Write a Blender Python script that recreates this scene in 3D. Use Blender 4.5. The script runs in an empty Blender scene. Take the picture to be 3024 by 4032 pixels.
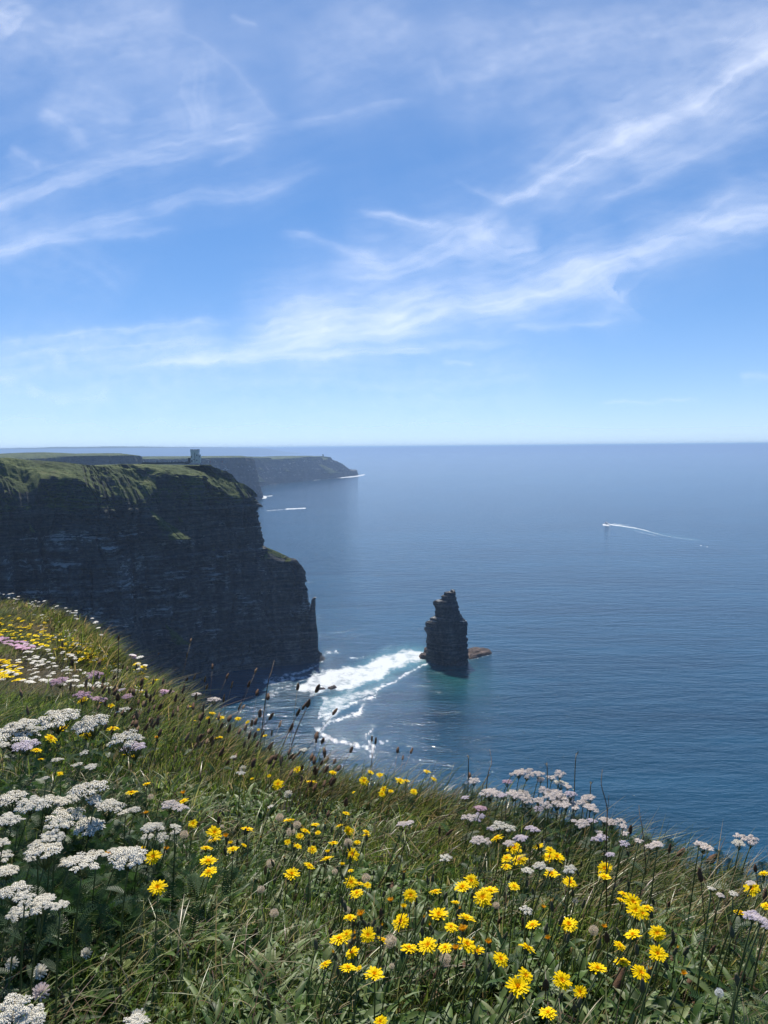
import bpy, math, random
import numpy as np
from mathutils import Vector, Matrix

# ------------------------------------------------------------------ camera
sc = bpy.context.scene
R = math.radians
F = 3029.0                       # focal length in pixels of the 3024 x 4032 photograph
PITCH, ROLL = R(4.77), R(0.49)
CAM = np.array([0.0, 0.0, 192.0])
_f = np.array([0, math.cos(PITCH), -math.sin(PITCH)])
_u0 = np.array([0, math.sin(PITCH), math.cos(PITCH)])
_r0 = np.array([1.0, 0, 0])
_r = _r0 * math.cos(ROLL) - _u0 * math.sin(ROLL)
_u = _u0 * math.cos(ROLL) + _r0 * math.sin(ROLL)
cd = bpy.data.cameras.new('camera'); cam = bpy.data.objects.new('camera', cd)
sc.collection.objects.link(cam); sc.camera = cam
cam.matrix_world = Matrix(((_r[0], _u[0], -_f[0], CAM[0]), (_r[1], _u[1], -_f[1], CAM[1]),
                           (_r[2], _u[2], -_f[2], CAM[2]), (0, 0, 0, 1)))
cd.sensor_fit = 'HORIZONTAL'; cd.sensor_width = 36; cd.lens = 36 * F / 3024
cd.clip_start = 0.05; cd.clip_end = 7000000

# ------------------------------------------------------------------ light
SUN_EL, SUN_AZ = R(54), R(-9)    # azimuth from +Y, negative is to the left
w = bpy.data.worlds.new('World'); sc.world = w; w.use_nodes = True
nt = w.node_tree; nt.nodes.clear()
o_ = nt.nodes.new('ShaderNodeOutputWorld'); b_ = nt.nodes.new('ShaderNodeBackground')
s_ = nt.nodes.new('ShaderNodeTexSky'); s_.sky_type = 'NISHITA'; s_.sun_disc = False
s_.sun_elevation = SUN_EL; s_.sun_rotation = SUN_AZ; s_.altitude = 2500
s_.air_density = 1.0; s_.dust_density = 0.3; s_.ozone_density = 6.0
b_.inputs['Strength'].default_value = 0.1
g_ = nt.nodes.new('ShaderNodeGamma'); g_.inputs[1].default_value = 0.7; k_ = nt.nodes.new('ShaderNodeVectorMath'); k_.operation = 'MULTIPLY'
k_.inputs[1].default_value = (0.86, 1.31, 1.78)
nt.links.new(s_.outputs[0], g_.inputs[0]); nt.links.new(g_.outputs[0], k_.inputs[0]); nt.links.new(k_.outputs[0], b_.inputs['Color']); nt.links.new(b_.outputs[0], o_.inputs['Surface'])
sd = bpy.data.lights.new('sun', 'SUN'); sd.energy = 5.0; sd.angle = R(0.53); sd.color = (1.0, 0.94, 0.84)
sun = bpy.data.objects.new('sun', sd); sc.collection.objects.link(sun)
SDIR = Vector((math.sin(SUN_AZ) * math.cos(SUN_EL), math.cos(SUN_AZ) * math.cos(SUN_EL), math.sin(SUN_EL)))
sun.rotation_euler = SDIR.to_track_quat('Z', 'Y').to_euler()
vs = sc.view_settings; vs.view_transform = 'Standard'; vs.look = 'None'; vs.gamma = 1; vs.exposure = 0.32
sc.display_settings.display_device = 'sRGB'
sc.cycles.use_denoising = True
sc.cycles.max_bounces = 6; sc.cycles.diffuse_bounces = 2; sc.cycles.glossy_bounces = 2
sc.cycles.transmission_bounces = 3; sc.cycles.transparent_max_bounces = 6; sc.cycles.volume_bounces = 0
sc.cycles.sample_clamp_indirect = 4; sc.cycles.caustics_reflective = False; sc.cycles.caustics_refractive = False
rng = np.random.default_rng(7); random.seed(7)
COL = sc.collection

# ------------------------------------------------------------------ helpers
def ray(px, py):
    px = np.asarray(px, float); py = np.asarray(py, float)
    return _f + _r * ((px - 1512) / F)[..., None] - _u * ((py - 2016) / F)[..., None]
def P(px, py, Y):
    d = ray(px, py); return CAM + d * (Y / d[..., 1])[..., None]
def P1(px, py, Y): return P(np.array([px]), np.array([py]), np.array([Y]))[0]
def sea_pt(px, py):
    d = ray(px, py); return CAM + d * (-CAM[2] / d[..., 2])[..., None]
def proj(V):
    q = V - CAM; z = np.maximum(q @ _f, 1e-6)
    return 1512 + F * (q @ _r) / z, 2016 - F * (q @ _u) / z
def _h(ix, iy, iz, s):
    with np.errstate(over='ignore'):
        n = (ix.astype(np.int64) * 374761393 + iy.astype(np.int64) * 668265263 + iz.astype(np.int64) * 1274126177 + s * 974634777) & 0xffffffff
        n = ((n ^ (n >> 13)) * 1103515245) & 0xffffffff
        n = ((n ^ (n >> 16)) * 2246822519) & 0xffffffff
        return ((n ^ (n >> 15)) & 0xffffff) / float(0xffffff)
def vn(x, y, z=0.0, s=0):        # value noise 0..1
    x, y, z = np.broadcast_arrays(np.asarray(x, float), np.asarray(y, float), np.asarray(z, float))
    fx, fy, fz = np.floor(x), np.floor(y), np.floor(z)
    a, b, c = x - fx, y - fy, z - fz
    a = a * a * (3 - 2 * a); b = b * b * (3 - 2 * b); c = c * c * (3 - 2 * c)
    def q(k):
        v00 = _h(fx, fy, fz + k, s); v10 = _h(fx + 1, fy, fz + k, s); v01 = _h(fx, fy + 1, fz + k, s); v11 = _h(fx + 1, fy + 1, fz + k, s)
        return (v00 * (1 - a) + v10 * a) * (1 - b) + (v01 * (1 - a) + v11 * a) * b
    if not np.any(c): return q(0)
    return q(0) * (1 - c) + q(1) * c
def fbm(x, y, z=0.0, s=0, o=4):
    t = 0; a = .5; n = 0
    for k in range(o):
        t = t + a * vn(np.asarray(x) * 2 ** k, np.asarray(y) * 2 ** k, np.asarray(z) * 2 ** k, s + k * 17); n += a; a *= .5
    return t / n
def sst(a, b, x):
    t = np.clip((x - a) / (b - a), 0, 1); return t * t * (3 - 2 * t)

def mesh_np(name, V, faces, attrs=None, smooth=False, mats=(), midx=None):
    """faces: list of int arrays (m, k)"""
    me = bpy.data.meshes.new(name)
    V = np.asarray(V, np.float32)
    if not isinstance(faces, (list, tuple)): faces = [faces]
    faces = [np.asarray(f, np.int32) for f in faces if len(f)]
    me.vertices.add(len(V)); me.vertices.foreach_set('co', V.ravel())
    tot = np.concatenate([np.full(len(f), f.shape[1], np.int32) for f in faces])
    li = np.concatenate([f.ravel() for f in faces])
    me.loops.add(len(li)); me.loops.foreach_set('vertex_index', li)
    me.polygons.add(len(tot))
    st = np.concatenate([[0], np.cumsum(tot)[:-1]]).astype(np.int32)
    me.polygons.foreach_set('loop_start', st); me.polygons.foreach_set('loop_total', tot)
    me.polygons.foreach_set('use_smooth', np.full(len(tot), bool(smooth)))
    for m in mats: me.materials.append(m)
    if midx is not None: me.polygons.foreach_set('material_index', np.asarray(midx, np.int32))
    for k, v in (attrs or {}).items():
        v = np.asarray(v, np.float32)
        if v.ndim == 2:
            if v.shape[1] == 3: v = np.concatenate([v, np.ones((len(v), 1), np.float32)], 1)
            a = me.attributes.new(k, 'FLOAT_COLOR', 'POINT'); a.data.foreach_set('color', v.ravel())
        else:
            a = me.attributes.new(k, 'FLOAT', 'POINT'); a.data.foreach_set('value', v)
    me.update(calc_edges=True); me.validate()
    return me
def grid_faces(nr, nc, wrap=False):
    i = np.arange(nr - 1)[:, None]; j = np.arange(nc - (0 if wrap else 1))[None, :]
    j2 = (j + 1) % nc
    return np.stack([i * nc + j, i * nc + j2, (i + 1) * nc + j2, (i + 1) * nc + j], -1).reshape(-1, 4)
def tag(o, label=None, cat=None, group=None, kind=None):
    if label: o['label'] = label
    if cat: o['category'] = cat
    if group: o['group'] = group
    if kind: o['kind'] = kind
    return o
def link(name, me, parent=None, loc=None):
    o = bpy.data.objects.new(name, me); COL.objects.link(o)
    if parent is not None: o.parent = parent
    if loc is not None: o.location = loc
    return o
def empty(name, loc):
    o = bpy.data.objects.new(name, None); COL.objects.link(o); o.location = loc; o.empty_display_size = .1
    return o

class MB:
    def __init__(s): s.v = []; s.f = []; s.m = []; s.n = 0
    def add(s, V, faces, m=0):
        V = np.asarray(V, float).reshape(-1, 3)
        for f in faces: s.f.append([int(i) + s.n for i in f]); s.m.append(m)
        s.v.append(V); s.n += len(V)
    def box(s, c, d, m=0, rz=0.0, taper=1.0):
        x, y, z = d[0] / 2, d[1] / 2, d[2] / 2
        V = np.array([(-x, -y, -z), (x, -y, -z), (x, y, -z), (-x, y, -z), (-x * taper, -y * taper, z), (x * taper, -y * taper, z), (x * taper, y * taper, z), (-x * taper, y * taper, z)])
        ca, sa = math.cos(rz), math.sin(rz)
        V = np.stack([V[:, 0] * ca - V[:, 1] * sa, V[:, 0] * sa + V[:, 1] * ca, V[:, 2]], 1) + np.array(c)
        s.add(V, [(0, 3, 2, 1), (4, 5, 6, 7), (0, 1, 5, 4), (1, 2, 6, 5), (2, 3, 7, 6), (3, 0, 4, 7)], m)
    def tube(s, pts, rad, n=5, m=0, cap=True):
        pts = np.asarray(pts, float); k = len(pts)
        rad = np.broadcast_to(np.asarray(rad, float), (k,))
        T = np.gradient(pts, axis=0); T /= np.linalg.norm(T, axis=1)[:, None] + 1e-12
        ref = np.array([1.0, 0.13, 0.07]) if abs(T[0][0]) < .8 else np.array([0, 1.0, .1])
        A = np.cross(T, ref); A /= np.linalg.norm(A, axis=1)[:, None]; B = np.cross(T, A)
        a = np.arange(n) * 2 * math.pi / n
        V = pts[:, None] + rad[:, None, None] * (A[:, None] * np.cos(a)[None, :, None] + B[:, None] * np.sin(a)[None, :, None])
        fs = [(i * n + j, i * n + (j + 1) % n, (i + 1) * n + (j + 1) % n, (i + 1) * n + j) for i in range(k - 1) for j in range(n)]
        if cap: fs.append(tuple(range((k - 1) * n, k * n))); fs.append(tuple(reversed(range(n))))
        s.add(V.reshape(-1, 3), fs, m)
    def mesh(s, name, mats, smooth=False, fix=True):
        V = np.concatenate(s.v); me = bpy.data.meshes.new(name)
        me.from_pydata([tuple(map(float, v)) for v in V], [], s.f)
        for q in mats: me.materials.append(q)
        if len(mats) > 1: me.polygons.foreach_set('material_index', np.array(s.m, np.int32))
        if smooth: me.polygons.foreach_set('use_smooth', np.ones(len(s.f), bool))
        me.update(); return me

# ---- material helpers
def mat(name):
    m = bpy.data.materials.new(name); m.use_nodes = True; n = m.node_tree; n.nodes.clear()
    o = n.nodes.new('ShaderNodeOutputMaterial'); return m, n, o
def N(nt, t, **kw):
    n = nt.nodes.new(t)
    for k, v in kw.items():
        if k.startswith('i_'): n.inputs[int(k[2:]) if k[2:].isdigit() else k[2:]].default_value = v
        else: setattr(n, k, v)
    return n
def L(nt, a, b): nt.links.new(a, b)
def ramp(nt, fac, stops, interp='LINEAR'):
    r = N(nt, 'ShaderNodeValToRGB'); cr = r.color_ramp; cr.interpolation = interp
    while len(cr.elements) < len(stops): cr.elements.new(0.5)
    for e, (p, c) in zip(cr.elements, stops):
        e.position = p; e.color = (*c, 1) if len(c) == 3 else c
    L(nt, fac, r.inputs[0]); return r.outputs[0]
def math_(nt, op, a, b=None, c=None, clamp=False):
    n = N(nt, 'ShaderNodeMath', operation=op); n.use_clamp = clamp
    for i, v in enumerate((a, b, c)):
        if v is None: continue
        if isinstance(v, (int, float)): n.inputs[i].default_value = v
        else: L(nt, v, n.inputs[i])
    return n.outputs[0]
def mixc(nt, f, a, b):
    n = N(nt, 'ShaderNodeMix', data_type='RGBA')
    for i, v in ((0, f), (6, a), (7, b)):
        if isinstance(v, (int, float)): n.inputs[i].default_value = v
        elif isinstance(v, tuple): n.inputs[i].default_value = (*v, 1)
        else: L(nt, v, n.inputs[i])
    return n.outputs[2]
def noise(nt, vec, scale, detail=3, rough=.55, dist=0):
    n = N(nt, 'ShaderNodeTexNoise'); n.inputs['Scale'].default_value = scale; n.inputs['Detail'].default_value = detail
    n.inputs['Roughness'].default_value = rough; n.inputs['Distortion'].default_value = dist
    if vec is not None: L(nt, vec, n.inputs['Vector'])
    return n.outputs[0]
def mapping(nt, vec, scale=(1, 1, 1), rot=(0, 0, 0)):
    n = N(nt, 'ShaderNodeMapping'); n.inputs['Scale'].default_value = scale; n.inputs['Rotation'].default_value = rot
    L(nt, vec, n.inputs['Vector']); return n.outputs[0]
def objco(nt): return N(nt, 'ShaderNodeTexCoord').outputs['Object']
def attr(nt, name, out='Fac'): return N(nt, 'ShaderNodeAttribute', attribute_name=name).outputs[out]

def simple_mat(name, col, rough=.7, var=.25, scale=30, spec=.3, bump=0):
    m, n, o = mat(name); co = objco(n)
    f = noise(n, co, scale, 3)
    c = mixc(n, f, tuple(x * (1 - var) for x in col), tuple(min(1, x * (1 + var)) for x in col))
    p = N(n, 'ShaderNodeBsdfPrincipled'); L(n, c, p.inputs['Base Color']); p.inputs['Roughness'].default_value = rough
    p.inputs['Specular IOR Level'].default_value = spec
    if bump:
        b = N(n, 'ShaderNodeBump'); b.inputs['Strength'].default_value = bump; L(n, f, b.inputs['Height']); L(n, b.outputs[0], p.inputs['Normal'])
    L(n, p.outputs[0], o.inputs['Surface']); return m
def leaf_mat(name, col=None, trans=.35, rough=.45, spec=.4, tcol=1.4, var=.25, scale=60, attrname=None):
    m, n, o = mat(name)
    if attrname: base = attr(n, attrname, 'Color')
    else:
        f = noise(n, objco(n), scale, 2)
        base = mixc(n, f, tuple(x * (1 - var) for x in col), tuple(min(1, x * (1 + var)) for x in col))
    p = N(n, 'ShaderNodeBsdfPrincipled'); L(n, base, p.inputs['Base Color']); p.inputs['Roughness'].default_value = rough
    p.inputs['Specular IOR Level'].default_value = spec
    t = N(n, 'ShaderNodeBsdfTranslucent')
    mu = N(n, 'ShaderNodeVectorMath', operation='SCALE'); L(n, base, mu.inputs[0]); mu.inputs['Scale'].default_value = tcol
    L(n, mu.outputs[0], t.inputs['Color'])
    mx = N(n, 'ShaderNodeMixShader'); mx.inputs[0].default_value = trans
    L(n, p.outputs[0], mx.inputs[1]); L(n, t.outputs[0], mx.inputs[2]); L(n, mx.outputs[0], o.inputs['Surface'])
    return m

# ================================================================== CIRRUS
def build_clouds():
    ALT = 9000.0
    naz, nel = 900, 520
    az = np.linspace(R(-34), R(34), naz); el = np.concatenate([np.linspace(R(0.12), R(1.5), 20), np.linspace(R(1.52), R(37), nel - 20)])
    A, E = np.meshgrid(az, el)
    D = np.stack([np.sin(A) * np.cos(E), np.cos(A) * np.cos(E), np.sin(E)], -1)
    V = CAM + D * ((ALT - CAM[2]) / D[..., 2])[..., None]
    V = V.reshape(-1, 3)
    px, py = proj(V); x = px * 1659 / 3024; y = py * 1659 / 3024
    wx = (fbm(x / 120, y / 90, 0, 3, 4) - .5) * 60 + (fbm(x / 30, y / 18, 0, 9, 3) - .5) * 16
    wy = (fbm(x / 140, y / 80, 0, 5, 4) - .5) * 50 + (fbm(x / 26, y / 16, 0, 11, 3) - .5) * 12
    X, Y = x + wx * .7, y + wy * .7
    th = -.33; uu = X * math.cos(th) + Y * math.sin(th); vv = -X * math.sin(th) + Y * math.cos(th)
    fib = fbm(uu / 170, vv / 11, 0, 21, 5); fib2 = fbm(uu / 60, vv / 5, 0, 31, 3); cl = fbm(x / 110, y / 60, 0, 41, 4)
    dens = np.zeros_like(x)
    S = [([(1700, 90), (1600, 165), (1520, 220), (1400, 275), (1330, 300), (1240, 350), (1190, 385), (1150, 430), (1100, 440), (1040, 415), (1000, 395), (970, 380)], 9, .62),
         ([(1700, 90), (1520, 230), (1380, 300), (1250, 370), (1180, 430), (1120, 480)], 42, .42),
         ([(1720, 450), (1560, 490), (1450, 520), (1370, 545), (1290, 580), (1200, 620), (1120, 650), (1000, 680), (850, 705), (700, 735), (560, 765), (400, 785), (180, 798)], 13, .55),
         ([(1700, 455), (1450, 535), (1290, 590), (1120, 655), (900, 690), (700, 725), (480, 740)], 38, .42),
         ([(765, 455), (820, 462), (900, 480), (985, 497)], 7, .6), ([(608, 495), (660, 512), (740, 543), (820, 552)], 7, .38),
         ([(1150, 742), (1000, 745), (850, 757), (700, 770), (500, 778), (180, 800)], 9, .5),
         ([(1000, 640), (900, 660), (800, 690), (650, 715), (480, 735)], 30, .5),
         ([(0, 735), (200, 716), (400, 700), (520, 690)], 10, .35), ([(0, 780), (250, 745), (500, 735)], 26, .22),
         ([(1110, 440), (1060, 500), (960, 540), (850, 580), (700, 600)], 36, .36),
         ([(1000, 500), (1100, 520), (1180, 510)], 26, .3), ([(1350, 690), (1200, 700), (1080, 715)], 9, .4),
         ([(1540, 320), (1400, 390), (1300, 440), (1260, 462)], 12, .38), ([(1659, 250), (1500, 330), (1350, 360)], 30, .22),
         ([(280, 20), (420, 80), (520, 165), (600, 238), (640, 262)], 13, .17), ([(600, 262), (720, 245), (850, 222), (930, 212)], 9, .2),
         ([(640, 262), (450, 305), (300, 345), (150, 395), (0, 440)], 26, .4), ([(80, 225), (150, 270), (200, 330)], 11, .24),
         ([(20, 315), (100, 365)], 8, .32), ([(440, 90), (430, 200), (450, 300)], 40, .2),
         ([(720, 360), (600, 400), (420, 440), (250, 480), (100, 515), (0, 542)], 16, .38), ([(560, 310), (450, 365)], 8, .25),
         ([(400, 495), (250, 505), (0, 545)], 8, .28), ([(0, 820), (100, 850), (260, 858)], 13, .28),
         ([(930, 120), (950, 180), (1030, 165), (1100, 140)], 13, .24), ([(1700, 390), (1600, 420), (1520, 470), (1420, 525)], 11, .35),
         ([(1280, 872), (1520, 860)], 3.5, .25), ([(950, 775), (1025, 780)], 4, .3), ([(1600, 822), (1700, 820)], 5, .25), ([(500, 30), (540, 55), (570, 62)], 5, .2),
         ([(0, 20), (50, 60)], 34, .35), ([(0, 60), (200, 60), (400, 20)], 60, .24), ([(100, 180), (300, 250)], 60, .16),
         ([(900, 130), (1200, 90), (1659, 20)], 70, .2), ([(600, 130), (800, 60), (900, 0)], 60, .16), ([(1280, 580), (1350, 640), (1330, 620)], 22, .25),
         ([(0, 820), (400, 800), (900, 810), (1300, 800)], 70, .14), ([(0, 500), (200, 560), (300, 640)], 60, .1)]
    for si_, (pts, sg, am) in enumerate(S):
        pts = np.array(pts, float); best = np.full_like(x, 1e9); tb = np.zeros_like(x); sgn = np.ones_like(x)
        seg = np.linalg.norm(np.diff(pts, axis=0), axis=1); cum = np.concatenate([[0], np.cumsum(seg)])
        for i in range(len(seg)):
            a, b = pts[i], pts[i + 1]; d = b - a
            t = np.clip(((X - a[0]) * d[0] + (Y - a[1]) * d[1]) / (d @ d), 0, 1)
            q = np.hypot(X - a[0] - t * d[0], Y - a[1] - t * d[1]); m = q < best
            best = np.where(m, q, best); tb = np.where(m, (cum[i] + t * seg[i]) / cum[-1], tb)
            sgn = np.where(m, np.sign((X - a[0]) * d[1] - (Y - a[1]) * d[0]), sgn)
        sd_ = best * sgn; al = tb * cum[-1]; soft = np.where(sgn > 0, 1.0, 1.9)
        sgv = sg * (.55 + .9 * fbm(al / 90, si_ * 7.3, 0, 61, 3))
        end = sst(-.02, .22, tb) * sst(1.02, .78, tb); end = np.maximum(end, np.where((pts[0][0] > 1650) | (pts[0][0] < 5), sst(1.02, .8, tb), 0)); end = np.maximum(end, np.where((pts[-1][0] > 1650) | (pts[-1][0] < 5), sst(-.02, .2, tb), 0))
        env = (1 / (1 + (best / (sgv * soft)) ** 2) ** 1.6) * end
        f = .28 + 1.0 * fbm(al / (60 + sg * 3), sd_ / (2.6 + sg * .22) + si_ * 11, 0, 63, 3) ** 1.3 + 1.1 * fbm(X / 34 + al / 90, Y / 17, 0, 67, 5) ** 1.5
        dens = dens + am * (1.0 if sg > 20 else .62) * env * f * (.5 + 1.0 * cl) * (.85 + .3 * fib)
    dens = dens + .16 * np.clip(fbm(uu / 400, vv / 60, 0, 51, 5) - .42, 0, 1) * sst(900, 200, y) + .16 * sst(430, 40, y) * (.5 + cl)
    dens = 1 - np.exp(-dens * .62 - .52 * np.exp(-E.ravel() / R(4.0)))
    edge = sst(R(-34), R(-31), A.ravel()) * sst(R(34), R(31), A.ravel()) * sst(R(.1), R(.16), E.ravel()) * sst(R(37), R(34), E.ravel())
    m, n, o = mat('cirrus')
    d = attr(n, 'wisp'); tr = N(n, 'ShaderNodeBsdfTransparent'); tl = N(n, 'ShaderNodeBsdfTranslucent'); tl.inputs[0].default_value = (.98, .98, .98, 1)
    df = N(n, 'ShaderNodeBsdfDiffuse'); df.inputs[0].default_value = (.9, .9, .9, 1)
    ad = N(n, 'ShaderNodeMixShader'); ad.inputs[0].default_value = .2; L(n, tl.outputs[0], ad.inputs[1]); L(n, df.outputs[0], ad.inputs[2])
    mx = N(n, 'ShaderNodeMixShader'); L(n, d, mx.inputs[0]); L(n, tr.outputs[0], mx.inputs[1]); L(n, ad.outputs[0], mx.inputs[2])
    L(n, mx.outputs[0], o.inputs['Surface'])
    me = mesh_np('clouds', V, grid_faces(nel, naz), {'wisp': dens * edge * .8}, True, [m])
    ob = link('clouds', me); tag(ob, kind='structure')
    tag(ob, 'thin white wisps of high cirrus cloud combed across the blue sky')
build_clouds()

# ================================================================== SEA
STACK_Y = 677.0
def seg_dist(x, y, pts):
    pts = np.array(pts, float); best = np.full_like(x, 1e9); tb = np.zeros_like(x)
    seg = np.linalg.norm(np.diff(pts, axis=0), axis=1); cum = np.concatenate([[0], np.cumsum(seg)])
    for i in range(len(seg)):
        a, b = pts[i], pts[i + 1]; d = b - a
        t = np.clip(((x - a[0]) * d[0] + (y - a[1]) * d[1]) / (d @ d), 0, 1)
        q = np.hypot(x - a[0] - t * d[0], y - a[1] - t * d[1]); m = q < best
        best = np.where(m, q, best); tb = np.where(m, (cum[i] + t * seg[i]) / cum[-1], tb)
    return best, tb
def in_poly(x, y, poly):
    c = np.zeros(x.shape, bool); n = len(poly)
    for i in range(n):
        (x1, y1), (x2, y2) = poly[i], poly[(i + 1) % n]
        m = ((y1 > y) != (y2 > y)) & (x < (x2 - x1) * (y - y1) / ((y2 - y1) or 1e-9) + x1); c ^= m
    return c
def build_sea():
    az = np.unique(np.concatenate([np.linspace(R(-29), R(29), 860), np.linspace(R(-180), R(-29), 40), np.linspace(R(29), R(180), 40)]))[:-1]
    dep = np.concatenate([[R(89), R(70), R(50), R(38)], np.linspace(R(30), R(20), 60), np.linspace(R(19.9), R(1.2), 470), np.linspace(R(1.15), R(.16), 30)])
    A, D = np.meshgrid(az, dep); r = CAM[2] / np.tan(D)
    V = np.stack([np.sin(A) * r, np.cos(A) * r, np.zeros_like(r)], -1).reshape(-1, 3)
    px, py = proj(V); fr = V[:, 1] > 50
    px = np.where(fr, px, -9999); py = np.where(fr, py, -9999)
    cx, cy = (px - 1100) * 1.8433, (py - 2200) * 1.8433      # construction coordinates of the surf survey
    w1 = (fbm(cx / 60, cy / 40, 0, 71, 4) - .5) * 60; w2 = (fbm(cx / 60, cy / 40, 0, 77, 4) - .5) * 46
    X, Y = cx + w1, cy + w2
    w3 = (fbm(cx / 16, cy / 9, 0, 91, 3) - .5) * 30; w4 = (fbm(cx / 16, cy / 9, 0, 95, 3) - .5) * 22
    foam = np.zeros(len(V)); tq = np.zeros(len(V))
    poly = [(1085, 662), (960, 640), (860, 648), (720, 690), (640, 735), (480, 765), (330, 785), (200, 850), (130, 900), (70, 955), (110, 995), (250, 1005), (400, 965), (460, 985), (560, 950), (640, 915), (760, 880), (830, 825), (950, 785), (1090, 745)]
    d, _ = seg_dist(X, Y, poly + [poly[0]]); s = np.where(in_poly(X, Y, poly), d, -d)
    core = sst(-26, 50, s); foam = np.maximum(foam, core * (.46 + .52 * fbm(cx / 55, cy / 22, 0, 80, 4)))
    brk, _ = seg_dist(cx, cy, [(1050, 690), (820, 760), (640, 850)]); tq = np.maximum(tq, np.exp(-(brk / 120) ** 2) * sst(-60, 20, s))
    d, _ = seg_dist(cx, cy, [(700, 850), (560, 900), (480, 1000), (360, 1060)]); tq = np.maximum(tq, .75 * np.exp(-(d / 70) ** 2)); foam = np.maximum(foam, .5 * np.exp(-(d / 50) ** 2))
    d, _ = seg_dist(cx, cy, [(820, 860), (700, 930), (560, 985)]); tq = np.maximum(tq, .55 * np.exp(-(d / 45) ** 2)); foam = np.maximum(foam, .38 * np.exp(-(d / 40) ** 2))
    lac = [(470, 985), (300, 1000), (285, 1090), (285, 1165), (345, 1185), (430, 1140), (560, 1035), (690, 1000), (830, 880), (640, 925)]
    d, _ = seg_dist(X, Y, lac + [lac[0]]); s = np.where(in_poly(X, Y, lac), d, -d); foam = np.maximum(foam, sst(-10, 25, s) * (.36 + .36 * fbm(cx / 40, cy / 16, 0, 97, 4)))
    for pts, sg, am in [([(1085, 748), (1010, 790), (900, 850), (820, 903), (700, 950), (690, 1005), (600, 1025), (560, 1040), (420, 1085), (330, 1130), (290, 1160)], 11, .95),
                        ([(610, 1070), (575, 1120), (430, 1170), (345, 1190), (290, 1240), (340, 1300), (430, 1325), (520, 1345), (620, 1370), (670, 1420)], 15, 1.0),
                        ([(680, 1228), (650, 1260), (620, 1290), (650, 1330), (790, 1325)], 11, .9), ([(655, 1330), (680, 1370), (670, 1430)], 22, .9),
                        ([(380, 1140), (330, 1190), (300, 1230)], 26, .85), ([(420, 1000), (330, 1090), (300, 1140)], 34, .62), ([(520, 1000), (420, 1060), (340, 1110)], 22, .6),
                        ([(330, 690), (380, 682), (420, 672)], 13, .8), ([(340, 735), (370, 728)], 9, .55), ([(330, 700), (320, 760), (300, 790)], 16, .45),
                        ([(500, 722), (580, 718), (655, 714)], 7, .75), ([(820, 628), (790, 645), (740, 672)], 7, .6), ([(930, 735), (1050, 700)], 20, .7),  # first stroke is a white glint on the water, painted in as foam
                        ([(1380, 655), (1410, 660)], 8, .8), ([(1545, 690), (1500, 705), (1430, 720), (1385, 728)], 7, .8), ([(1070, 742), (1130, 748)], 5, .8),
                        ([(-100, 900), (60, 880), (200, 850), (300, 830)], 34, .8), ([(-80, 870), (100, 840), (240, 800), (310, 745)], 16, .8), ([(80, 770), (190, 735), (260, 740)], 8, .5),
                        ([(-60, 980), (100, 930), (200, 930)], 40, .62), ([(370, 1280), (480, 1310)], 20, .5)]:
        d, _ = seg_dist(cx + w1 * .6 + w3, cy + w2 * .5 + w4, pts); foam = np.maximum(foam, .5 * am * np.exp(-(d / (sg * 2.6)) ** 2) * (.5 + fbm(cx / 40, cy / 20, 0, 87, 3))); foam = np.maximum(foam, .9 * am * (.30 + .95 * fbm(cx / 24, cy / 12, 0, 83, 3)) * np.exp(-(d / (sg * (.6 + 1.1 * fbm(cx / 50, cy / 30, 0, 85, 3)))) ** 2))
    # distant surf lines and wakes, surveyed in picture coordinates
    for pts, sg, am in [([(1010, 1914), (1040, 1909), (1072, 1905)], 2.6, 1.), ([(1120, 1899), (1165, 1894)], 1.6, .7), ([(1236, 1890), (1270, 1885), (1320, 1882), (1360, 1879), (1400, 1876), (1435, 1869)], 2.4, .95),
                        ([(1028, 1958), (1045, 1958)], 6, 1.), ([(1045, 1955), (1072, 1952)], 1.8, .8), ([(1128, 2004), (1160, 2003), (1202, 2001)], 2.1, .95),
                        ([(1050, 2011), (1095, 2008), (1135, 2005)], 3.0, .55),
                        ([(2392, 2064), (2440, 2070), (2500, 2079), (2540, 2088), (2580, 2100), (2640, 2114)], 2.3, .95), ([(2415, 2062), (2470, 2068), (2520, 2080)], 1.5, .8), ([(2500, 2090), (2530, 2098), (2580, 2108)], 2.4, .5),
                        ([(2600, 2106), (2660, 2117), (2740, 2126)], 2.2, .5), ([(2740, 2126), (2830, 2146)], 3, .3),
                        ([(2759, 2148), (2762, 2148)], 1.7, .9), ([(2783, 2153), (2786, 2153)], 1.7, .9), ([(2376, 2066), (2388, 2068), (2404, 2071)], 3.2, 1.)]:
        pts = np.array(pts, float)
        d, tt_ = seg_dist(px, py * 1.0, pts); foam = np.maximum(foam, (1 - .55 * tt_ * (pts[0][0] < 2450) * (pts[0][0] > 2300)) * (.8 + .4 * fbm(px / 9, py / 4, 0, 99, 3)) * am * np.exp(-(d / sg) ** 2 / 1.2) * (1.08 if am > .8 else 1))
    d, _ = seg_dist(px, py, [(2420, 2068), (2560, 2096), (2740, 2126)]); tq = np.maximum(tq, .35 * np.exp(-(d / 6) ** 2))
    # green reflection of the sea stack, painted into the water colour
    bx, by = sea_pt(np.array([1750.]), np.array([2600.]))[0][:2]
    m, n, o = mat('sea_water'); geo = N(n, 'ShaderNodeNewGeometry').outputs['Position']
    # waves: three scales, crests running roughly across the view
    a1 = noise(n, mapping(n, geo, (.028, .075, 1), (0, 0, R(8))), 1.0, 3, .6)
    a2 = noise(n, mapping(n, geo, (.13, .30, 1), (0, 0, R(14))), 1.0, 3, .6)
    a3 = noise(n, mapping(n, geo, (.5, .95, 1), (0, 0, R(-10))), 1.0, 3, .65)
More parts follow.
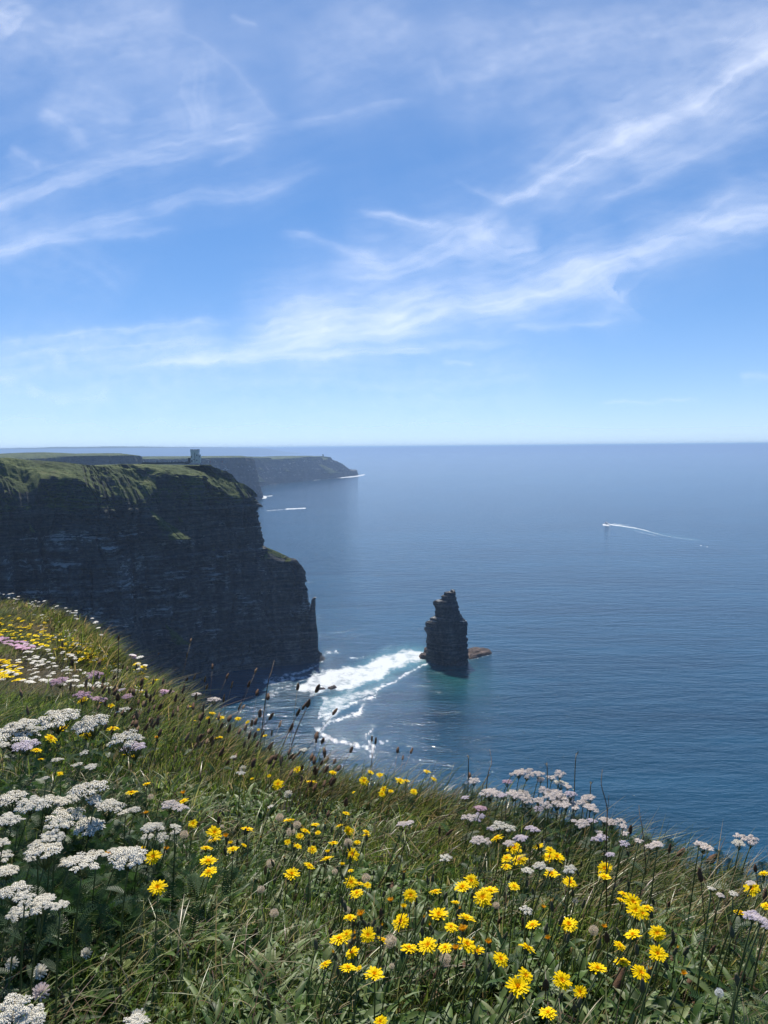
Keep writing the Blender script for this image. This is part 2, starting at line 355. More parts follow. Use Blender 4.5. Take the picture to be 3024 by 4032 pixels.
    hgt = math_(n, 'ADD', math_(n, 'ADD', math_(n, 'MULTIPLY', a1, 3.9), math_(n, 'MULTIPLY', a2, 1.5)), math_(n, 'MULTIPLY', a3, .55))
    bp = N(n, 'ShaderNodeBump'); bp.inputs['Strength'].default_value = 1; bp.inputs['Distance'].default_value = .46; L(n, hgt, bp.inputs['Height'])
    big = noise(n, mapping(n, geo, (.0011, .0035, 1), (0, 0, R(-6))), 1.0, 4, .6)
    strk = noise(n, mapping(n, geo, (.005, .022, 1), (0, 0, R(5))), 1.0, 5, .65)
    deep = mixc(n, ramp(n, math_(n, 'ADD', math_(n, 'MULTIPLY', big, .5), math_(n, 'MULTIPLY', strk, .5)), [(.40, (0, 0, 0)), (.60, (1, 1, 1))]), (.002, .028, .056), (.009, .060, .112))
    deep = mixc(n, math_(n, 'MULTIPLY', attr(n, 'stack_reflection'), .9), deep, (.008, .068, .066))
    fn = noise(n, mapping(n, geo, (.16, .16, 1)), 1.0, 6, .72, .8); fn2 = noise(n, mapping(n, geo, (.9, .6, 1)), 1.0, 4, .7, .4)
    fc = attr(n, 'foam'); thr = math_(n, 'ADD', math_(n, 'MULTIPLY', fn, .72), math_(n, 'MULTIPLY', fn2, .28))
    fm = math_(n, 'MULTIPLY', math_(n, 'ADD', math_(n, 'SUBTRACT', fc, thr), .07), 3.6, clamp=True)
    veil = math_(n, 'MULTIPLY', fc, math_(n, 'MULTIPLY', fn, .35), clamp=True)
    tqc = mixc(n, math_(n, 'MULTIPLY', attr(n, 'turquoise'), math_(n, 'ADD', math_(n, 'MULTIPLY', fn, .8), -.02), clamp=True), deep, (.10, .36, .38))
    tqc = mixc(n, veil, tqc, (.5, .62, .66))
    wtr = N(n, 'ShaderNodeBsdfPrincipled'); L(n, tqc, wtr.inputs['Base Color']); wtr.inputs['Roughness'].default_value = .08; wtr.inputs['IOR'].default_value = 1.333; wtr.inputs['Specular IOR Level'].default_value = .40
    L(n, bp.outputs[0], wtr.inputs['Normal'])
    fo = N(n, 'ShaderNodeBsdfDiffuse'); fo.inputs[0].default_value = (.60, .63, .64, 1)
    b2 = N(n, 'ShaderNodeBump'); b2.inputs['Strength'].default_value = .6; b2.inputs['Distance'].default_value = 1.2; L(n, fn, b2.inputs['Height']); L(n, b2.outputs[0], fo.inputs['Normal'])
    mx = N(n, 'ShaderNodeMixShader'); L(n, fm, mx.inputs[0]); L(n, wtr.outputs[0], mx.inputs[1]); L(n, fo.outputs[0], mx.inputs[2]); L(n, mx.outputs[0], o.inputs['Surface'])
    stack_reflection = np.exp(-((V[:, 0] - bx - 5) / 26) ** 2 - ((V[:, 1] - by + 45) / 60) ** 2)
    me = mesh_np('sea', V, grid_faces(len(dep), len(az), True)[:, ::-1], {'foam': foam, 'turquoise': tq, 'stack_reflection': stack_reflection}, True, [m])
    tag(link('sea', me), kind='structure')
build_sea()

# ================================================================== ROCK
def rock_mat(name, dark=(.022, .024, .029), light=(.15, .15, .148), grass=True, sc_=1.0):
    m, n, o = mat(name); geo = N(n, 'ShaderNodeNewGeometry'); pos = geo.outputs['Position']
    st = noise(n, mapping(n, pos, (.012 * sc_, .012 * sc_, .55 * sc_)), 1, 5, .7)
    st2 = noise(n, mapping(n, pos, (.06 * sc_, .06 * sc_, 1.6 * sc_)), 1, 3, .7)
    blk = noise(n, mapping(n, pos, (.25 * sc_, .25 * sc_, .25 * sc_)), 1, 5, .7)
    vt = noise(n, mapping(n, pos, (.22 * sc_, .22 * sc_, .03 * sc_)), 1, 4, .6)
    vs_ = noise(n, mapping(n, pos, (.045 * sc_, .045 * sc_, .009 * sc_)), 1, 5, .65)
    f = math_(n, 'ADD', math_(n, 'ADD', math_(n, 'MULTIPLY', st, .34), math_(n, 'MULTIPLY', st2, .14)), math_(n, 'ADD', math_(n, 'MULTIPLY', blk, .26), math_(n, 'ADD', math_(n, 'MULTIPLY', vt, .06), math_(n, 'MULTIPLY', vs_, .20))))
    c = ramp(n, f, [(.43, dark), (.5, tuple((a + b) * .34 for a, b in zip(dark, light))), (.57, light), (.63, tuple(a * 1.5 for a in light))])
    sz = N(n, 'ShaderNodeSeparateXYZ'); L(n, pos, sz.inputs[0])
    if grass:
        alg = math_(n, 'MULTIPLY', math_(n, 'MULTIPLY', math_(n, 'SUBTRACT', sz.outputs[2], 95), 1 / 50.0, clamp=True), math_(n, 'MULTIPLY', math_(n, 'SUBTRACT', blk, .38), 3.0, clamp=True), clamp=True)
        c = mixc(n, math_(n, 'MULTIPLY', alg, .6), c, (.055, .066, .030))
    pale = attr(n, 'pale'); bk2 = noise(n, mapping(n, pos, (.09 * sc_, .09 * sc_, .12 * sc_)), 1, 4, .7); pn = math_(n, 'ADD', math_(n, 'MULTIPLY', blk, .3), math_(n, 'ADD', math_(n, 'MULTIPLY', st2, .3), math_(n, 'MULTIPLY', bk2, .4)))
    pm = math_(n, 'MULTIPLY', math_(n, 'SUBTRACT', math_(n, 'ADD', pale, pn), 1.06), 7.0, clamp=True)
    c = mixc(n, pm, c, (.33, .33, .315))
    if grass:
        g = attr(n, 'grass'); gn = noise(n, mapping(n, pos, (.11, .11, .11)), 1, 6, .72)
        gm = math_(n, 'MULTIPLY', math_(n, 'ADD', math_(n, 'SUBTRACT', g, .5), math_(n, 'MULTIPLY', math_(n, 'SUBTRACT', gn, .5), 1.7)), 6.0, clamp=True)
        gn2 = noise(n, mapping(n, pos, (.035, .035, .05)), 1, 6, .7); gn3 = noise(n, mapping(n, pos, (.5, .5, .5)), 1, 4, .7)
        gc = ramp(n, math_(n, 'ADD', math_(n, 'MULTIPLY', gn2, .6), math_(n, 'MULTIPLY', gn3, .4)), [(.36, (.016, .024, .010)), (.46, (.045, .064, .020)), (.55, (.085, .112, .034)), (.66, (.16, .145, .072))])
        c = mixc(n, gm, c, gc)
    h = math_(n, 'ADD', math_(n, 'ADD', math_(n, 'MULTIPLY', st2, .8), blk), math_(n, 'MULTIPLY', vt, .7))
    b = N(n, 'ShaderNodeBump'); b.inputs['Strength'].default_value = .9; b.inputs['Distance'].default_value = 1.6 / sc_; L(n, h, b.inputs['Height'])
    p = N(n, 'ShaderNodeBsdfPrincipled'); L(n, c, p.inputs['Base Color']); p.inputs['Roughness'].default_value = .9; p.inputs['Specular IOR Level'].default_value = .15
    L(n, b.outputs[0], p.inputs['Normal']); L(n, p.outputs[0], o.inputs['Surface']); return m
M_CLIFF = rock_mat('cliff_rock'); M_STACK = rock_mat('stack_rock', (.016, .017, .019), (.14, .138, .132), False, 1.8)
M_FAR = rock_mat('far_cliff_rock', (.04, .042, .048), (.075, .075, .075), True, .5)
M_BROWN = rock_mat('wet_brown_rock', (.045, .034, .03), (.17, .13, .11), False, 3.0)

def resample(path, n, smooth=0):
    path = np.array(path, float); seg = np.linalg.norm(np.diff(path[:, :2], axis=0), axis=1); cum = np.concatenate([[0], np.cumsum(seg)])
    # Catmull-Rom through the control points, then even spacing
    t = np.linspace(0, len(path) - 1, len(path) * 40); i = np.clip(t.astype(int), 0, len(path) - 2); u = (t - i)[:, None]
    g = lambda k: path[np.clip(i + k, 0, len(path) - 1)]
    p0, p1, p2, p3 = g(-1), g(0), g(1), g(2)
    c = .5 * (2 * p1 + (p2 - p0) * u + (2 * p0 - 5 * p1 + 4 * p2 - p3) * u ** 2 + (3 * p1 - p0 - 3 * p2 + p3) * u ** 3)
    seg = np.linalg.norm(np.diff(c[:, :2], axis=0), axis=1); cum = np.concatenate([[0], np.cumsum(seg)])
    s = np.linspace(0, cum[-1], n); return np.stack([np.interp(s, cum, c[:, k]) for k in range(c.shape[1])], 1), s
def gsmooth(a, k):
    w_ = np.exp(-np.linspace(-2, 2, 2 * k + 1) ** 2); w_ /= w_.sum()
    p = np.concatenate([np.repeat(a[:1], k, 0), a, np.repeat(a[-1:], k, 0)])
    return np.stack([np.convolve(p[:, i], w_, 'valid') for i in range(a.shape[1])], 1)

def strata(z, s, seed, thick=3.2):
    """blocky ledge offset for height z and coast length s"""
    zz = z + .03 * s + 2.5 * (vn(s / 70, 0, 0, seed + 5) - .5)
    k = zz / thick + .8 * vn(zz / 11, 0, 0, seed + 1) * 2
    ki = np.floor(k); fr = k - ki
    off = _h(ki, ki * 0, ki * 0, seed) - .5
    blk = _h(ki, np.floor(s / (4 + 5 * _h(ki, ki * 0 + 3, ki * 0, seed))), ki * 0, seed + 9) - .5
    return off * 1.0 + blk * .9 - .5 * sst(.75, 1., fr), fr

def cliff_mesh(name, path, ns, zr_pts, zt_pts, width, batter, inland, material, nz=340, nslope=90, seed=1, amp=1.0, dens=None, grass_z=140, patches=(), pale_z=(25, 140), thick=3.2, slopeamp=1.0, s_norm=40, damp=None, bpow=1.1):
    c, s = resample(path, ns)
    T = np.gradient(c[:, :2], axis=0); T /= np.linalg.norm(T, axis=1)[:, None]
    nin = np.stack([-T[:, 1], T[:, 0]], 1); nin = gsmooth(nin, s_norm); nin /= np.linalg.norm(nin, axis=1)[:, None]
    fr = s / s[-1]
    zr = np.interp(fr, *np.array(zr_pts, float).T); zt = np.interp(fr, *np.array(zt_pts, float).T)
    S, _ = np.meshgrid(s, np.arange(nz)); tt = np.linspace(0, 1, nz)[:, None]
    Z = -1.0 + (zr[None] + 1.0) * tt
    sm = fbm(S / 75, Z / 300, 0, seed, 3) - .5; rg = 1 - np.abs(2 * fbm(S / 24, Z / 170, 0, seed + 31, 3) - 1)
    ck = np.abs(vn(S / 9 + 2 * vn(Z / 25, 0, 0, seed + 4), Z / 80, 0, seed + 50) - .5); ck = -2.2 * np.exp(-(ck / .05) ** 2)
    st, frac = strata(Z, S, seed, thick)
    msk = .35 + 1.3 * sst(.35, .65, fbm(S / 26, Z / 20, 0, seed + 71, 3)); rg2 = 1 - np.abs(2 * vn(S / 7.5, Z / 60, 0, seed + 33) - 1)
    dm = 1 - .8 * np.exp(-((S / s[-1] - damp[0]) / damp[1]) ** 2) if damp else 1.0
    out = amp * (sm * 40 * dm + (rg - .6) * 17 * dm + (rg2 - .5) * 4.5 + ck * 1.5 + st * 3.0 * msk + strata(Z, S * 1.7, seed + 200, 1.35)[0] * 1.1 + (fbm(S / 3.5, Z / 3.5, 0, seed + 77, 3) - .5) * 2.2)
    out = out * sst(-2, 6, Z) + 2.0 * sst(12, 0, Z)
    inset = (batter(fr)[None] if callable(batter) else batter) * np.clip(Z / 150.0, 0, None) ** bpow
    px_, py_ = None, None
    D = inset - out
    XY = c[None, :, :2] + nin[None] * D[..., None]
    V1 = np.concatenate([XY, Z[..., None]], -1)
    gp = np.zeros_like(Z)
    for (qx, qy, rx, ry, lift) in patches:       # grassy talus slopes on the face
        px_, py_ = proj(V1.reshape(-1, 3)); px_ = px_.reshape(Z.shape); py_ = py_.reshape(Z.shape)
        v = (py_ - (qy - ry)) / (2 * ry); hx = (px_ - (qx - rx * .6 + rx * 1.1 * v)) / (rx * (.12 + .75 * np.clip(v, 0, 1)))
        k = sst(1.25, .7, np.abs(hx)) * sst(-.03, .1, v) * sst(1.08, .95, v)
        gp = np.maximum(gp, k); V1[..., :2] -= nin[None] * (lift * k * np.clip(v, 0, 1))[..., None]
    # grass slope
    last = V1[-1]; u = np.linspace(0, 1, nslope)[1:, None]
    S2 = np.repeat(s[None], nslope - 1, 0)
    ww = width * (.75 + .5 * vn(s / 60, 0, 0, seed + 3))[None]
    rel = (zt - zr)[None]
    Z2 = zr[None] + rel * (u ** .8) + slopeamp * rel / 28 * np.clip(np.sin(u * math.pi), 0, 1) ** .6 * ((fbm((S2 + u * 40) / 22, u * 2.2, 0, seed + 91, 4) - .5) * 16 + (fbm((S2 + u * 22) / 6, u * 5, 0, seed + 95, 3) - .5) * 5.0)
    Z2 = Z2 + slopeamp * (fbm(S2 / 3, u * 12, 0, seed + 97, 3) - .5) * 1.6 * sst(1, .8, u)
    XY2 = last[None, :, :2] + nin[None] * (ww * u ** 1.15)[..., None]
    V2 = np.concatenate([XY2, Z2[..., None]], -1)
    # plateau towards inland points
    nb = 14; uu = (np.linspace(0, 1, nb + 1)[1:, None]) ** 1.6; tgt = np.array(inland(fr)).T if callable(inland) else np.array(inland)[None]
    XY3 = V2[-1][None, :, :2] * (1 - uu[..., None]) + tgt[None] * uu[..., None]
    Z3 = zt[None] - 34 * uu * sst(0, .5, uu) + (fbm(XY3[..., 0] / 60, XY3[..., 1] / 60, 0, seed + 7, 4) - .5) * 5 * sst(0, .3, uu) * slopeamp + 0 * uu
    V3 = np.concatenate([XY3, Z3[..., None]], -1)
    V = np.concatenate([V1, V2, V3]); nr = V.shape[0]
    gu = np.gradient(V, axis=1); gv = np.gradient(V, axis=0); nn = np.cross(gu, gv); nn /= np.linalg.norm(nn, axis=-1)[..., None] + 1e-9
    nz_ = np.abs(nn[..., 2])
    z_ = V[..., 2]; ns2 = (fbm(V[..., 0] / 12, V[..., 1] / 12, z_ / 12, seed + 60, 3) - .5)
    g = sst(.30, .62, nz_ + ns2 * .5) * sst(grass_z - 14, grass_z + 6, z_ + ns2 * 14)
    g = np.maximum(g, np.concatenate([gp, np.zeros((nr - nz, ns))]) * (.75 + .5 * ns2))
    g[-nb:] = 1
    pale = sst(.22, .6, nz_) * .50 + .85 * np.clip(fbm(S[0][None] / 14, z_ / 9, 0, seed + 66, 4) - .46, 0, 1) * sst(.03, .30, nz_)
    pale = pale * sst(pale_z[0] - 10, pale_z[0] + 12, z_) * sst(pale_z[1] + 8, pale_z[1] - 12, z_)
    return mesh_np(name, V.reshape(-1, 3), grid_faces(nr, ns), {'grass': g.ravel(), 'pale': pale.ravel()}, False, [material])

def build_cliffs():
    # main headland
    path = [(-560, 200), (-430, 365), (-330, 468), (-285, 508), (-240, 552), (-205, 566), (-172, 600), (-140, 648), (-112, 668), (-100, 690), (-112, 730), (-160, 790), (-240, 880), (-360, 1060), (-520, 1300)]
    c, s = resample(path, 1400); fx = s / s[-1]
    def at(px):                       # coast fraction seen at a picture column on the near side
        q = 1512 + F * c[:, 0] / c[:, 1]; k = np.where(c[:, 1] < 692)[0]; return float(np.interp(px, q[k], fx[k]))
    zr = [(0, 160)] + [(at(a), b) for a, b in [(0, 153), (60, 165), (105, 155), (150, 153), (185, 170), (320, 170), (400, 160), (470, 154), (640, 153), (690, 158), (735, 172), (800, 170), (850, 169), (890, 160), (940, 151), (975, 149)]] + [(.62, 148), (.7, 150), (1, 150)]
    zt = [(0, 192), (at(0), 188.5), (at(150), 186), (at(330), 181), (at(500), 179.5), (at(760), 180), (at(900), 178), (.56, 176), (.62, 170), (.7, 170), (1, 172)]
    fc = at(975)
    bat = lambda f: np.interp(f, [0, at(300), at(800), at(960), 1], [26, 24, 14, 20, 20])
    inl = lambda f: (np.interp(f, [0, fc, 1], [-900, -420, -800]), np.interp(f, [0, fc, 1], [500, 760, 1300]))
    me = cliff_mesh('cliff', path, 1400, zr, zt, 44, bat, inl, M_CLIFF, nz=380, seed=11, patches=[(612, 2062, 46, 58, 30), (668, 2492, 34, 40, 15), (115, 2070, 16, 26, 9), (700, 2040, 10, 14, 5)], grass_z=150, damp=(at(985) + .01, .05))
    tag(link('cliff', me), 'tall dark layered cliff with green grassy top facing the sea', kind='structure')
    # lower promontory at its foot
    path = [(-178, 625), (-138, 655), (-101, 668), (-75, 675), (-61, 682), (-57, 692), (-66, 708), (-95, 730), (-135, 750)]
    me = cliff_mesh('headland', path, 420, [(0, 104), (.3, 98), (.4, 92), (.47, 86), (.55, 84), (1, 90)], [(0, 122), (.28, 112), (.38, 102), (.46, 92), (.55, 88), (.65, 92), (1, 100)], 11, lambda f: np.interp(f, [0, .5, 1], [20, 26, 20]), (-125, 702), M_CLIFF, nz=260, nslope=40, seed=23, amp=.7, grass_z=97, pale_z=(20, 90), slopeamp=1.0, s_norm=30, damp=(.55, .3), bpow=.45)
    tag(link('headland', me), 'lower rock shoulder jutting seaward at the foot of the cliff', kind='structure')
    # far coast: three receding headlands
    p = [(-2400, 1300), (-1500, 1500), (-1050, 1750), (-820, 2000), (-640, 2010), (-650, 2200), (-900, 2500)]
    cc, ss = resample(p, 500); ff = ss / ss[-1]; qq = 1512 + F * cc[:, 0] / cc[:, 1]; kk = np.where((cc[:, 1] < 2030) & (ff < .8))[0]
    g1 = lambda a: float(np.interp(a, qq[kk], ff[kk]))
    me = cliff_mesh('far_headland', p, 500, [(0, 160), (g1(200), 172), (g1(300), 177), (g1(545), 178), (1, 160)], [(0, 176), (g1(60), 180), (g1(170), 184), (g1(215), 188), (g1(260), 186), (g1(330), 182), (g1(400), 184), (g1(510), 183), (1, 178)], 60, 40, (-1700, 2600), M_FAR, nz=70, nslope=20, seed=41, amp=.8, grass_z=170, thick=9, slopeamp=.4)
    tag(link('far_headland', me), 'nearest of the blue distant headlands behind the grassy cliff top', kind='structure')
    p = [(-2400, 2000), (-1300, 2350), (-850, 2600), (-600, 2830), (-495, 2900), (-520, 3050), (-900, 3300), (-1600, 3500)]
    me = cliff_mesh('far_headland', p, 500, [(0, 160), (.6, 160), (1, 155)], [(0, 172), (.35, 165), (.42, 169), (.6, 166.5), (.75, 165), (1, 165)], 60, 30, (-1900, 3300), M_FAR, nz=70, nslope=20, seed=43, amp=.8, grass_z=158, thick=9, slopeamp=.3)
    tag(link('far_headland', me), 'middle distant headland ending in a sheer drop beyond the tower', kind='structure')
    pts = [(700, 3450), (800, 3560), (938, 3760), (1005, 3930), (1100, 4230), (1180, 4480), (1250, 4720), (1330, 5020), (1385, 5300)]
    p = [((q - 1512) / F * d, d) for q, d in pts] + [(-190, 5420), (-230, 5600), (-500, 5900), (-1200, 6200)]
    cc, ss = resample(p, 700); ff = ss / ss[-1]; qq = 1512 + F * cc[:, 0] / cc[:, 1]; kk = np.where(cc[:, 1] < 5330)[0]
    g = lambda a: float(np.interp(a, qq[kk], ff[kk]))
    tops = [(700, 1806), (938, 1806), (1000, 1806), (1040, 1797), (1105, 1797), (1110, 1803), (1150, 1801), (1220, 1797), (1240, 1794), (1290, 1794), (1301, 1798), (1303, 1806), (1318, 1803), (1321, 1795), (1331, 1796), (1333, 1806), (1345, 1810), (1350, 1812), (1370, 1825), (1385, 1838), (1398, 1848)]
    tz = []
    for a, b in tops:
        d = float(np.interp(a, qq[kk], cc[kk, 1])) + 60
        tz.append((g(a), float(P1(a, b, d)[2])))
    tz += [(g(1398) + .02, 35), (1, 90)]
    me = cliff_mesh('far_headland', p, 700, [(a, b - 7) for a, b in tz], tz, 50, 60, (-1500, 5800), M_FAR, nz=90, nslope=14, seed=47, amp=1.2, grass_z=122, thick=12, slopeamp=.3, patches=[(975, 1860, 30, 40, 60), (1020, 1845, 9, 10, 20), (1120, 1848, 10, 8, 20), (1275, 1845, 34, 20, 60)], s_norm=12)
    tag(link('far_headland', me), 'farthest hazy headland tapering to a point with surf along its foot', kind='structure')
    # faint land on the horizon at left
    p = [(-14000, 21000), (-11000, 23000), (-8000, 24500), (-5200, 25500), (-3000, 27000)]
    n = 200; c, s = resample(p, n); f = s / s[-1]
    h = 190 + 120 * np.interp(f, [0, .25, .5, .75, 1], [.3, .9, 1, .6, 0]) * (.8 + .3 * fbm(f * 12, 0, 0, 3, 3)) - 190 * sst(.85, 1, f)
    rows = []
    for k, (dz, dy) in enumerate([(0, 0), (.3, 150), (.8, 700), (1, 1500), (.5, 4000), (0, 6000)]):
        rows.append(np.stack([c[:, 0], c[:, 1] + dy, h * dz * 1.0], 1))
    tag(link('hills', mesh_np('hills', np.concatenate(rows), grid_faces(6, n), {'grass': np.ones(6 * n), 'pale': np.zeros(6 * n)}, True, [M_FAR])), 'faint blue line of land on the horizon at the left', kind='structure')
build_cliffs()

# ------------------------------------------------------------------ sea stack and rocks
def ring_mesh(name, prof, Y, seed, material, nz=150, nc=140, dr=.85, amp=1.0, zmin=-1, thick=2.0, rot=0.0, yoff=None):
    """prof: (py, left px, right px) silhouette survey at depth Y"""
    z_ = []; l_ = []; r_ = []
    for py, a, b in prof:
        pl, pr = P1(a, py, Y), P1(b, py, Y); z_.append((pl[2] + pr[2]) / 2); l_.append(pl[0]); r_.append(pr[0])
    z_ = np.array(z_)[::-1]; l_ = np.array(l_)[::-1]; r_ = np.array(r_)[::-1]
    zz = np.concatenate([[zmin], np.linspace(0, z_[-1], nz)]); Lx = np.interp(zz, z_, l_); Rx = np.interp(zz, z_, r_)
    cx, hw = (Lx + Rx) / 2, (Rx - Lx) / 2; base = hw[1]
    th = np.arange(nc) * 2 * math.pi / nc
    q = 1.18; e = (np.abs(np.cos(th)) ** q + np.abs(np.sin(th + .15)) ** q) ** (-1 / q)
    A, Zg = np.meshgrid(th, zz); E = e[None] * np.ones_like(Zg)
    dx, dy = E * np.cos(A), E * np.sin(A)
    dy = dy / np.abs(dy).max(1)[:, None]; dx = dx / np.abs(dx).max(1)[:, None]
    hd = base * (.80 - .52 * np.clip(zz / zz[-1], 0, 1) ** 1.3) + .3
    dx = np.sign(dx) * np.abs(dx) ** .8
    st, fr_ = strata(Zg, A * base + 100, seed, thick)
    nse = (fbm(np.cos(A) * 2 + 5, np.sin(A) * 2 + 5, Zg / 12, seed, 4) - .5)
    fct = _h(np.floor(A * 9 / 6.2832 + 1.5 * vn(Zg / 9, 0, 0, seed + 12)), np.floor(Zg / 8 + 2 * vn(A, 0, 0, seed + 14)), Zg * 0, seed + 15) - .5
    k = 1 + amp * fct * .16 * (1 - .5 * np.abs(np.cos(A)) ** 4) + amp * (nse * .28 * (1 - .6 * np.abs(np.cos(A)) ** 3)) + amp * (st * .85 + (fbm(A * base / 1.6, Zg / 1.2, 0, seed + 8, 3) - .5) * 1.1) / np.maximum(hw, 1.5)[:, None] * .8
    X = cx[:, None] + dx * hw[:, None] * k; Yy = Y + hd[:, None] * dy * k
    V = np.stack([X, Yy, Zg + amp * (fbm(A * 2, Zg / 3, 0, seed + 2, 2) - .5) * 1.0 * (Zg > 2)], -1)
    top = V[-1].mean(0); V = np.concatenate([V.reshape(-1, 3), top[None] + [[0, 0, .2]]])
    fs = [grid_faces(nz + 1, nc, True), np.array([[nz * nc + j, nz * nc + (j + 1) % nc, (nz + 1) * nc] for j in range(nc)])]
    ledge = np.zeros((nz + 1, nc)); ledge[1:] = np.clip((hw[:-1] - hw[1:])[:, None] * 1.2, 0, 1) * (hw[:-1] - hw[1:] > .25)[:, None] * (np.abs(np.cos(A[1:])) > .75)
    pale = np.clip(ledge * .75 + .30 * (vn(A * 6, Zg / 2.5, 0, seed + 3) > .62) * (nse > .02) + .5 * sst(z_[-1] - 1.2, z_[-1], Zg), 0, 1)
    pale = np.concatenate([pale.ravel(), [.8]])
    return mesh_np(name, V, fs, {'pale': pale, 'grass': pale * 0}, False, [material])
prof = [(2324, 1778, 1791), (2332, 1774, 1793), (2333, 1752, 1793), (2344, 1748, 1794), (2346, 1739, 1795), (2360, 1738, 1797), (2363, 1728, 1798), (2367, 1712, 1799), (2372, 1709, 1800), (2400, 1712, 1807), (2428, 1712, 1817), (2433, 1699, 1820), (2441, 1697, 1826),
        (2444, 1690, 1836), (2450, 1684, 1838), (2467, 1684, 1838), (2471, 1675, 1838), (2485, 1676, 1840), (2490, 1679, 1843), (2520, 1681, 1843), (2540, 1682, 1842), (2560, 1684, 1841), (2585, 1684, 1842), (2600, 1687, 1848), (2626, 1690, 1852)]
st = tag(link('sea_stack', ring_mesh('sea_stack', prof, STACK_Y, 5, M_STACK, amp=1.45, nz=190, nc=180)), 'dark jagged sea stack standing alone in the water off the cliff', 'sea stack')
prof2 = [(2352, 1234, 1246), (2358, 1227, 1243), (2372, 1225, 1243), (2400, 1219, 1242), (2440, 1210, 1245), (2500, 1200, 1252)]
tag(link('rock_pinnacle', ring_mesh('rock_pinnacle', prof2, 690, 9, M_CLIFF, nz=60, nc=40, amp=.35, zmin=12)), 'small thin rock finger sticking up from the cliff edge', 'rock pinnacle')
def slab(name, poly_px, h, seed, label, Y=None, group=None):
    pts = np.array([sea_pt(np.array([float(a)]), np.array([float(b)]))[0][:2] for a, b in poly_px]); c = pts.mean(0)
    n = 60; per = np.concatenate([pts, pts[:1]]); seg = np.linalg.norm(np.diff(per, axis=0), axis=1); cum = np.concatenate([[0], np.cumsum(seg)]); s = np.linspace(0, cum[-1], n, endpoint=False)
    ring = np.stack([np.interp(s, cum, per[:, k]) for k in range(2)], 1)
    rows = []; lv = [(1.06, -1), (1.04, .1), (1.0, h * .35), (.97, h * .4), (.96, h * .7), (.86, h * .78), (.84, h), (.6, h * 1.05), (.3, h * 1.1), (.02, h * 1.1)]
    for k, z in lv:
        q = c + (ring - c) * (k + .10 * (vn(s / 4, k * 3, 0, seed) - .5) * (z > -1))[..., None]; zz = z + (fbm(q[:, 0] / 3, q[:, 1] / 3, 0, seed, 3) - .5) * h * .5 * (z > .2) + np.floor(3 * fbm(q[:, 0] / 5, q[:, 1] / 3, 0, seed + 2, 3)) * h * .28 * (k < .9) + (vn(q[:, 0] / 1.1, q[:, 1] / .8, 0, seed + 6) - .5) * .5 * (z > .2)
        rows.append(np.column_stack([q, zz]))
    V = np.concatenate(rows); pale = np.concatenate([np.zeros(n * 6), .25 * np.ones(n * 4)])
    o = link(name, mesh_np(name, V, grid_faces(len(lv), n, True), {'pale': pale, 'grass': pale * 0}, False, [M_BROWN])); tag(o, label, 'rock', group); return o
slab('sea_rock', [(1838, 2560), (1870, 2553), (1905, 2556), (1928, 2560), (1936, 2572), (1925, 2578), (1900, 2583), (1875, 2592), (1845, 2596)], 1.6, 3, 'flat brown slab of rock on the right of the sea stack foot')
slab('sea_rock', [(1650, 2585), (1665, 2578), (1690, 2580), (1700, 2592), (1690, 2598), (1655, 2594)], 2.2, 4, 'low brown rock in white surf left of the sea stack foot')
slab('sea_rock', [(1668, 2574), (1678, 2568), (1692, 2570), (1694, 2580), (1670, 2580)], 3.5, 6, 'small dark boulder behind the low rock beside the sea stack')
slab('sea_rock', [(1290, 2710), (1318, 2704), (1326, 2708), (1305, 2716)], 1.0, 8, 'half submerged dark rock in the white foam between cliff and stack')
slab('sea_rock', [(1245, 2713), (1275, 2709), (1282, 2713), (1250, 2718)], .8, 10, 'dark wet rock awash at the near edge of the foam band')

